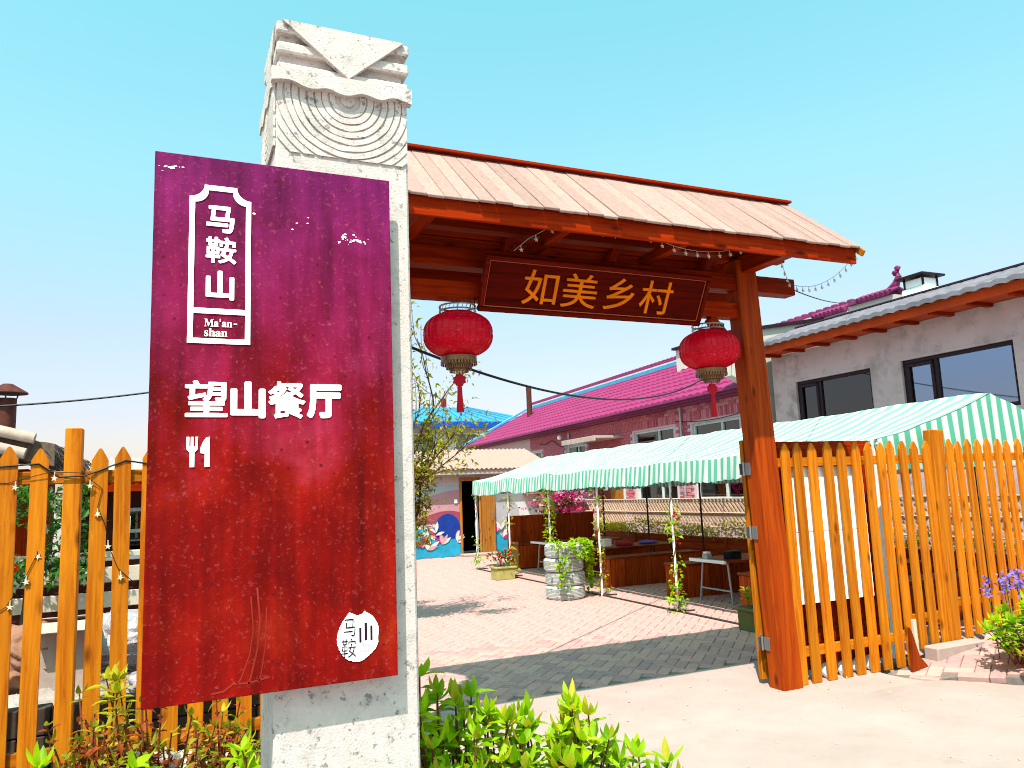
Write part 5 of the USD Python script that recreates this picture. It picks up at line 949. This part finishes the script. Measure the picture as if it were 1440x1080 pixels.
string('star light string wound down the pickets beside the red sign', [(-1.6, 4.86, 1.80), (-.8, 4.862, 1.745), (-.6, 4.85, 1.80), (-.45, 4.845, 1.79), (-.35, 4.86, 1.70), (-.37, 4.86, 1.6), (-.33, 4.86, 1.5), (-.30, 4.86, 1.36), (-.26, 4.86, 1.26), (-.18, 4.86, 1.18)], 10, .018, 'cable_black', seed=5)
string('star light string slung low across the leftmost pickets', [(-.57, 4.93, 1.72), (-.62, 4.90, 1.5), (-.65, 4.86, 1.36), (-.70, 4.86, 1.24), (-.78, 4.86, 1.10), (-.95, 4.86, 1.0), (-1.2, 4.86, 1.02)], 8, .018, 'cable_black', seed=6)
lc = thing('fence_cable', 'black and white cable tied along the top of the left pickets', 'cable', (-.5, 4.85, 1.8)); part(lc, 'wire', tube([(-1.9, 4.862, 1.83), (-.9, 4.862, 1.83), (-.66, 4.86, 1.845), (-.56, 4.85, 1.77), (-.44, 4.848, 1.775), (-.37, 4.862, 1.80), (-.24, 4.862, 1.855), (-.1, 4.862, 1.83), (.3, 4.862, 1.80)], .005, 5), 'cable_black')

# ================================================================ bushes in front
def bush(label, c, stems, reach, top, L, w, mats, seed, tone_top, cat='bush', name='leafy_bush', singles=240, tipn=5, pairs=7, low=.3, wild=0.0):
    """A bush of thin stems, pairs of leaves up each and a rosette of upright leaves at its tip; the nearest leaves are parts."""
    t = thing(name, label, cat, c); r = random.Random(seed); c = V(*c); ls = []; st = []
    for k in range(stems):
        a = r.uniform(0, 2 * math.pi); q = reach * math.sqrt(r.random()); tip = c + V(q * math.cos(a), q * math.sin(a), top * (1 - .35 * (q / reach) ** 2) * r.uniform(.62, 1.02)); a2 = a + r.gauss(0, .9); b = c + V(.35 * q * math.cos(a2), .35 * q * math.sin(a2), 0)
        ax = tip - b; m = b + ax * .5 + V(r.gauss(0, .03), r.gauss(0, .03), 0); st.append(tube([b, m, tip], [.006, .0045, .003], 5)); an = r.uniform(0, 3.14)
        for j in range(pairs):
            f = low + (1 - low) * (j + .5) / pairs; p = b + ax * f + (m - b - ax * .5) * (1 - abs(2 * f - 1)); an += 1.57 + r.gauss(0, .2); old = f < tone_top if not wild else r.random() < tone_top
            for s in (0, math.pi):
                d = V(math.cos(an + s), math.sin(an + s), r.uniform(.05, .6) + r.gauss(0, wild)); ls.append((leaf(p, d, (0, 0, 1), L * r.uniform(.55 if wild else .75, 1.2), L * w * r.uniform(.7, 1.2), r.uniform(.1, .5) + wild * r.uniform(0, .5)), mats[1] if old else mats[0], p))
        for j in range(tipn):
            an += 1.26 + r.gauss(0, .25); d = V(math.cos(an), math.sin(an), r.uniform(.3, 1.9)); ls.append((leaf(tip, d, (math.cos(an), math.sin(an), .6), L * r.uniform(.55, 1.2), L * w * r.uniform(.7, 1), r.uniform(-.1, .5)), mats[2] if len(mats) > 2 and r.random() < .3 else mats[0], tip))
    ls.sort(key=lambda q: np.linalg.norm(q[2] - V(0, 0, 1.6)))
    for m_, mt, _ in ls[:singles]: part(t, 'leaf', m_, mt, smooth=True)
    for mt in sorted({q[1] for q in ls[singles:]}): part(t, 'foliage', [q[0] for q in ls[singles:] if q[1] == mt], mt, kind='stuff', smooth=True)
    part(t, 'stem', st, 'stem_red')
    return t
BR, DP, OL, RD, YL = 'leaf_bright', 'leaf_deep', 'leaf_olive', 'leaf_red', 'leaf_yellow'
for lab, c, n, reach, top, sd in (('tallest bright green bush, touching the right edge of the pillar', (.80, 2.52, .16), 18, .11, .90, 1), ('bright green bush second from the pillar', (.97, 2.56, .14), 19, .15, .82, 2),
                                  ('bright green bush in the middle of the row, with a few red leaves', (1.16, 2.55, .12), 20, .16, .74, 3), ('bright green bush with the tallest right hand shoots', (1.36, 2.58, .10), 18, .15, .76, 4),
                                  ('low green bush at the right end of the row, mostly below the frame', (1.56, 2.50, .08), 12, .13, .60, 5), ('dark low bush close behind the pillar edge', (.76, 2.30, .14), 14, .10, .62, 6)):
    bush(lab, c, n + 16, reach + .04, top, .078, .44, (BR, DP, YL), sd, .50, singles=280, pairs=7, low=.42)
for lab, c, n, reach, top, L, mats, sd, tt in (('reddish brown bush below the red sign, left of its middle', (-.20, 3.45, .20), 50, .30, .74, .050, (OL, RD), 11, .68), ('olive and red bush below the right half of the sign', (.07, 3.50, .20), 50, .30, .72, .050, (OL, RD), 12, .55),
                                               ('bright green shoots among the red bush, beside the pillar foot', (.27, 3.3, .2), 8, .09, .58, .085, (BR, OL), 13, .5), ('bright green shoots in front of the red bush, under the sign corner', (-.10, 3.1, .2), 7, .10, .56, .085, (BR, OL), 14, .5),
                                               ('bright green shoots at the far left, in front of the pickets', (-.40, 3.2, .2), 8, .10, .58, .085, (BR, YL), 15, .5), ('dry twiggy bush at the bottom left corner by the pickets', (-.46, 3.55, .2), 20, .22, .42, .05, (OL, RD), 16, .7),
                                               ('tall single shoot with yellow green leaves against the pickets', (-.20, 4.1, .25), 4, .06, .80, .08, (YL, YL), 17, .5), ('small olive bush right against the pillar foot', (.24, 3.75, .22), 22, .16, .50, .05, (YL, OL), 18, .6)):
    bush(lab, c, n, reach, top, L, .46, mats, sd, tt, singles=260, wild=.5 if L < .06 else 0, tipn=2 if L < .06 else 5, pairs=9 if L < .06 else 6)
rb_ = bush('green bush with orange flowers at the right edge, on the brick walkway', (6.12, 4.10, .10), 34, .26, .50, .085, .45, (BR, OL), 31, .5, singles=260)
for k in range(9): part(rb_, 'flower', blob((6.12 + rng.uniform(-.22, .25), 3.88 + rng.uniform(-.05, .15), .10 + rng.uniform(0, .16)), (.05, .05, .03), k, 2, .4), 'flower_orange')
bl_ = thing('blue_flower', 'tall stems with blue violet flowers rising behind the right hand bush', 'flower', (6.1, 4.3, .06))
for k in range(5):
    x, y, z = 6.16 + .11 * k, 4.35 + rng.uniform(-.06, .06), .66 + .06 * math.sin(k * 2.1); part(bl_, 'stem', tube([(x + .05, y, .05), (x, y, z)], .004, 5), 'leaf_deep'); P = V(x, y, z) + nrng.normal(0, 1, (34, 3)) * V(.02, .02, .05)
    part(bl_, 'blossom', leaves(P, rdirs(34, k), .035, .8, k), 'flower_blue', kind='stuff')

# ================================================================ stones and small things on the ground
for i, (lab, c, s) in enumerate((('large pale rock in front of the red bush, left of the pillar', (-.07, 4.25, .37), (.13, .10, .09)), ('pale flat rock nearest the pillar foot', (.20, 4.15, .35), (.14, .10, .08)), ('small pale rock at the foot of the left pickets', (-.40, 3.95, .31), (.07, .06, .05)),
                                 ('dark edged rock under the red leaves', (.08, 4.35, .33), (.08, .07, .06)), ('rounded pale rock by the bottom left corner', (-.27, 3.5, .27), (.06, .07, .04)), ('tan rock between the red bush and the fence', (.30, 4.2, .30), (.10, .07, .06)), ('small tan rock by the left fence post', (-.5, 4.4, .30), (.08, .06, .05)))):
    solo('rock', blob(c, s, 40 + i, 2, .55), 'rock', lab, 'rock', 'rocks in the planting bed', smooth=28)
for i, (x, lab) in enumerate(((4.93, 'first white stone under the gate pickets, nearest the post'), (5.10, 'second white stone under the gate pickets'), (5.27, 'third white stone under the gate pickets'), (5.43, 'white stone under the gate pickets, farthest from the post'))):
    solo('white_stone', blob((x, 4.96, .05), (.062, .05, .065), 60 + i, 2, .4), 'white_board', lab, 'stone', 'white stones under the gate pickets', smooth=30)
solo('broken_board', extr(Polygon([(0, 0), (.20, 0), (.17, .05), (.10, .12), (.045, .30), (.015, .36), (0, .2)]), .02, (5.56, 4.70, 0)), 'wood_post_z', 'broken dark red piece of board standing at the end of the gate pickets', 'board')
solo('white_stake', bx(5.70, 5.735, 4.74, 4.77, .0, .40, .004), 'cream_paint', 'short white stake beside the broken board', 'stake')
solo('kerb_stone', bx(5.90, 6.5, 4.70, 4.84, .0, .155, .012), 'concrete_pink', 'pinkish kerb stone at the end of the fence, on the brick walkway', 'kerb')

# ================================================================ yard behind the left fence
hut = thing('thatched_hut', 'dark hut with a thatched roof edged by pale logs, behind the left fence', 'hut', (-2.5, 10.5, 0))
part(hut, 'wall', bx(-4.2, -1.45, 10.0, 12.2, 0, 2.05, .01), 'wood_gate_z')
part(hut, 'roof', grid(lambda x, y: (x, y, 2.26 - (x + 1.1) * .24 + .05 * meshkit.noise(np.array([[x * 9, y * 9, 0]]))[0]), np.linspace(-4.4, -1.16, 40), np.linspace(9.6, 12.6, 24), .24), 'thatch')
nt = 700; P = np.stack([nrng.uniform(-1.30, -1.10, nt), nrng.uniform(9.6, 12.6, nt), nrng.uniform(1.98, 2.30, nt)], 1); part(hut, 'thatch_fringe', leaves(P, np.stack([np.full(nt, .7), nrng.normal(0, .3, nt), np.full(nt, -.6)], 1), .16, .12, 8), 'thatch', kind='stuff')
for z, x1 in ((.03, -1.34), (-.13, -1.42)): part(hut, 'log', tube([(-4.3, 9.55, 3.06 + z), (-2.8, 9.55, 2.70 + z), (x1, 9.53, 2.32 + z)], [.075, .07, .06], 10), 'log_pale', smooth=40)
fl_ = thing('stove_pipe', 'rusty round stove pipe with a conical cap at the left edge', 'chimney', (-1.72, 10.2, 2.2))
part(fl_, 'pipe', lathe([(.0, 2.2), (.095, 2.2), (.095, 2.86), (.0, 2.86)], (-1.72, 10.2, 0), 20), 'rust_dark', smooth=40); part(fl_, 'cap', lathe([(.0, 3.03), (.05, 3.025), (.20, 2.93), (.205, 2.915), (.0, 2.93)], (-1.72, 10.2, 0), 24), 'rust_dark', smooth=40); part(fl_, 'strut', [tube([(-1.72 + .09 * math.cos(a), 10.2 + .09 * math.sin(a), 2.85), (-1.72 + .12 * math.cos(a), 10.2 + .12 * math.sin(a), 2.94)], .008, 5) for a in (.5, 2.6, 4.7)], 'dark_steel')
sh = thing('metal_roofed_shed', 'dark red shed with a pale corrugated roof behind the left fence', 'shed', (.2, 12.6, 0))
part(sh, 'wall', extr(sbox(-1.15, 0, 1.9, 1.98).difference(sbox(-.62, .95, .2, 1.55)), .1, (0, 12.6, 0)), 'rust_dark'); part(sh, 'back_wall', bx(-1.1, 1.9, 13.9, 14.0, 0, 2.2), 'interior_dark'); part(sh, 'side_wall', bx(-1.15, -1.05, 12.61, 14.0, 0, 2.0), 'rust_dark')
part(sh, 'roof', grid(lambda x, t: (x, 12.0 + 1.9 * t, 2.01 + .36 * t + .014 * math.sin(x * 2 * math.pi / .1)), np.arange(-1.15, 2.1, .0167), (0, .5, 1), .012), 'corrugated_grey', smooth=40)
part(sh, 'eave_beam', bx(-1.2, 2.0, 12.04, 12.12, 1.80, 1.97, .006), 'wood_gate_x')
w = part(sh, 'window', [bx(-.64, .22, 12.44, 12.49, z, z + .05) for z in (.93, 1.22, 1.52)] + [bx(x, x + .05, 12.442, 12.488, .93, 1.57) for x in (-.64, -.24, .17)], 'frame_white'); part(w, 'pane', bx(-.6, .18, 12.50, 12.506, .96, 1.54), 'pane')
for x in (-1.0, .5, 1.8): part(sh, 'post', bx(x, x + .08, 12.02, 12.10, 0, 1.80, .005), 'wood_door_z')
nt = 2600; P = np.stack([nrng.uniform(-1.9, -.62, nt), nrng.uniform(8.0, 8.6, nt), nrng.uniform(.9, 1.86, nt)], 1); k = meshkit.noise(P * 3.1) > .40
sb_ = thing('shrub', 'dark green shrub showing between the leftmost pickets', 'shrub', (-1.2, 8.3, 0)); part(sb_, 'foliage', leaves(P[k], rdirs(int(k.sum()), 31, .4), .085, .5, 31), 'leaf_deep', kind='stuff'); part(sb_, 'stem', [tube([(x, 8.3, 0), (x + .1, 8.3, 1.2)], .02, 6) for x in (-1.6, -1.25, -.9)], 'bark')
solo('white_pole', tube([(-.37, 7.0, .0), (-.325, 7.0, 1.52)], .032, 12), 'white_paint', 'thick white plastic pole standing behind the left pickets', 'pole', smooth=40)
solo('notice_card', bx(-.74, -.62, 8.9, 8.915, 1.45, 1.68, .002), 'white_board', 'small white card hanging behind the left fence post', 'card')
cp_ = thing('cream_trough', 'cream painted slatted trough behind the left fence', 'trough', (-.8, 8.8, 0))
for z in (.62, .86, 1.10): part(cp_, 'slat', bx(-2.6, .7, 8.76, 8.80, z, z + (.15 if z < 1 else .06), .006), 'cream_paint')
for x in (-2.5, -1.6, -.7, .2): part(cp_, 'post', bx(x, x + .07, 8.81, 8.87, 0, 1.16, .005), 'cream_paint')
part(cp_, 'body', bx(-2.6, .7, 8.9, 9.4, .0, .9, .01), 'rust_dark')
cr_ = thing('grey_bench', 'grey board bench in front of the shed, seen between the pickets', 'bench', (-.6, 10.5, 0)); part(cr_, 'seat', bx(-1.4, .9, 10.2, 10.7, .98, 1.03, .006), 'galvanised'); part(cr_, 'leg', [bx(x, x + .06, 10.25, 10.65, 0, .975) for x in (-1.3, -.3, .7)], 'dark_steel')
for i, (lab, c, s, mt) in enumerate((('pale crumpled tarpaulin heap, right of the left fence post', (-.30, 6.3, .66), (.42, .34, .22), 'tarp_grey'), ('brown sack heap behind the leftmost pickets', (-.85, 6.2, .62), (.36, .30, .24), 'tarp_brown'), ('pale tarpaulin heap low behind the fence, near the sign edge', (.05, 6.0, .38), (.36, .3, .20), 'tarp_grey'), ('grey white tarpaulin heap lying lowest behind the leftmost pickets', (-.75, 5.85, .34), (.50, .28, .14), 'tarp_white'))):
    m = trimesh.creation.icosphere(4, 1.0); v = np.array(m.vertices); k = 1 + .5 * (meshkit.fbm(v * 2.2 + i * 9, 5, i) - .5) - .16 * np.abs(np.sin(v[:, 0] * 7 + v[:, 2] * 5 + 7 * meshkit.noise(v * 2.2 + i))) ** .6
    solo('covered_heap', trimesh.Trimesh(v * k[:, None] * s + c, m.faces, process=False), mt, lab, 'heap', smooth=True)
cb_ = thing('carton', 'brown carton standing between the tarpaulin heaps', 'box', (-.62, 5.9, .5)); part(cb_, 'body', bx(-.80, -.42, 5.95, 6.25, .40, .82, .006), 'awning_beige'); part(cb_, 'flap', obox((-.61, 5.90, .84), (1, 0, 0), (0, 1, .35), (0, -.35, 1), (.37, .14, .006)), 'awning_beige'); part(cb_, 'flap', obox((-.61, 6.31, .84), (1, 0, 0), (0, 1, -.35), (0, .35, 1), (.37, .14, .006)), 'awning_beige')
bw_ = thing('low_block_wall', 'low dark block wall just behind the left pickets', 'wall', (-.6, 5.35, 0))
for row in range(3):
    for k in range(9): x = -2.2 + .32 * k + (.16 if row % 2 else 0); part(bw_, 'block', bx(x, x + .312, 5.3, 5.42, .02 + .155 * row, .02 + .155 * row + .148, .006), 'block_dark')

# grit on the concrete
r = np.random.default_rng(77); n = 260; xx, yy = r.uniform(.9, 6.0, n), r.uniform(2.6, 7.5, n); ok = (xx > .31 * yy)
ok &= ~((xx > 1.75) & (yy < 3.0)) & ((yy < 4.3) | (xx < 5.2)); k = ok; solo('grit', [blob((x, y, .002), r.uniform(.004, .011), i, 0, .4) for i, (x, y) in enumerate(zip(xx[k], yy[k]))], 'rock', 'small stones and grit scattered on the pale concrete', 'grit', kind='stuff')
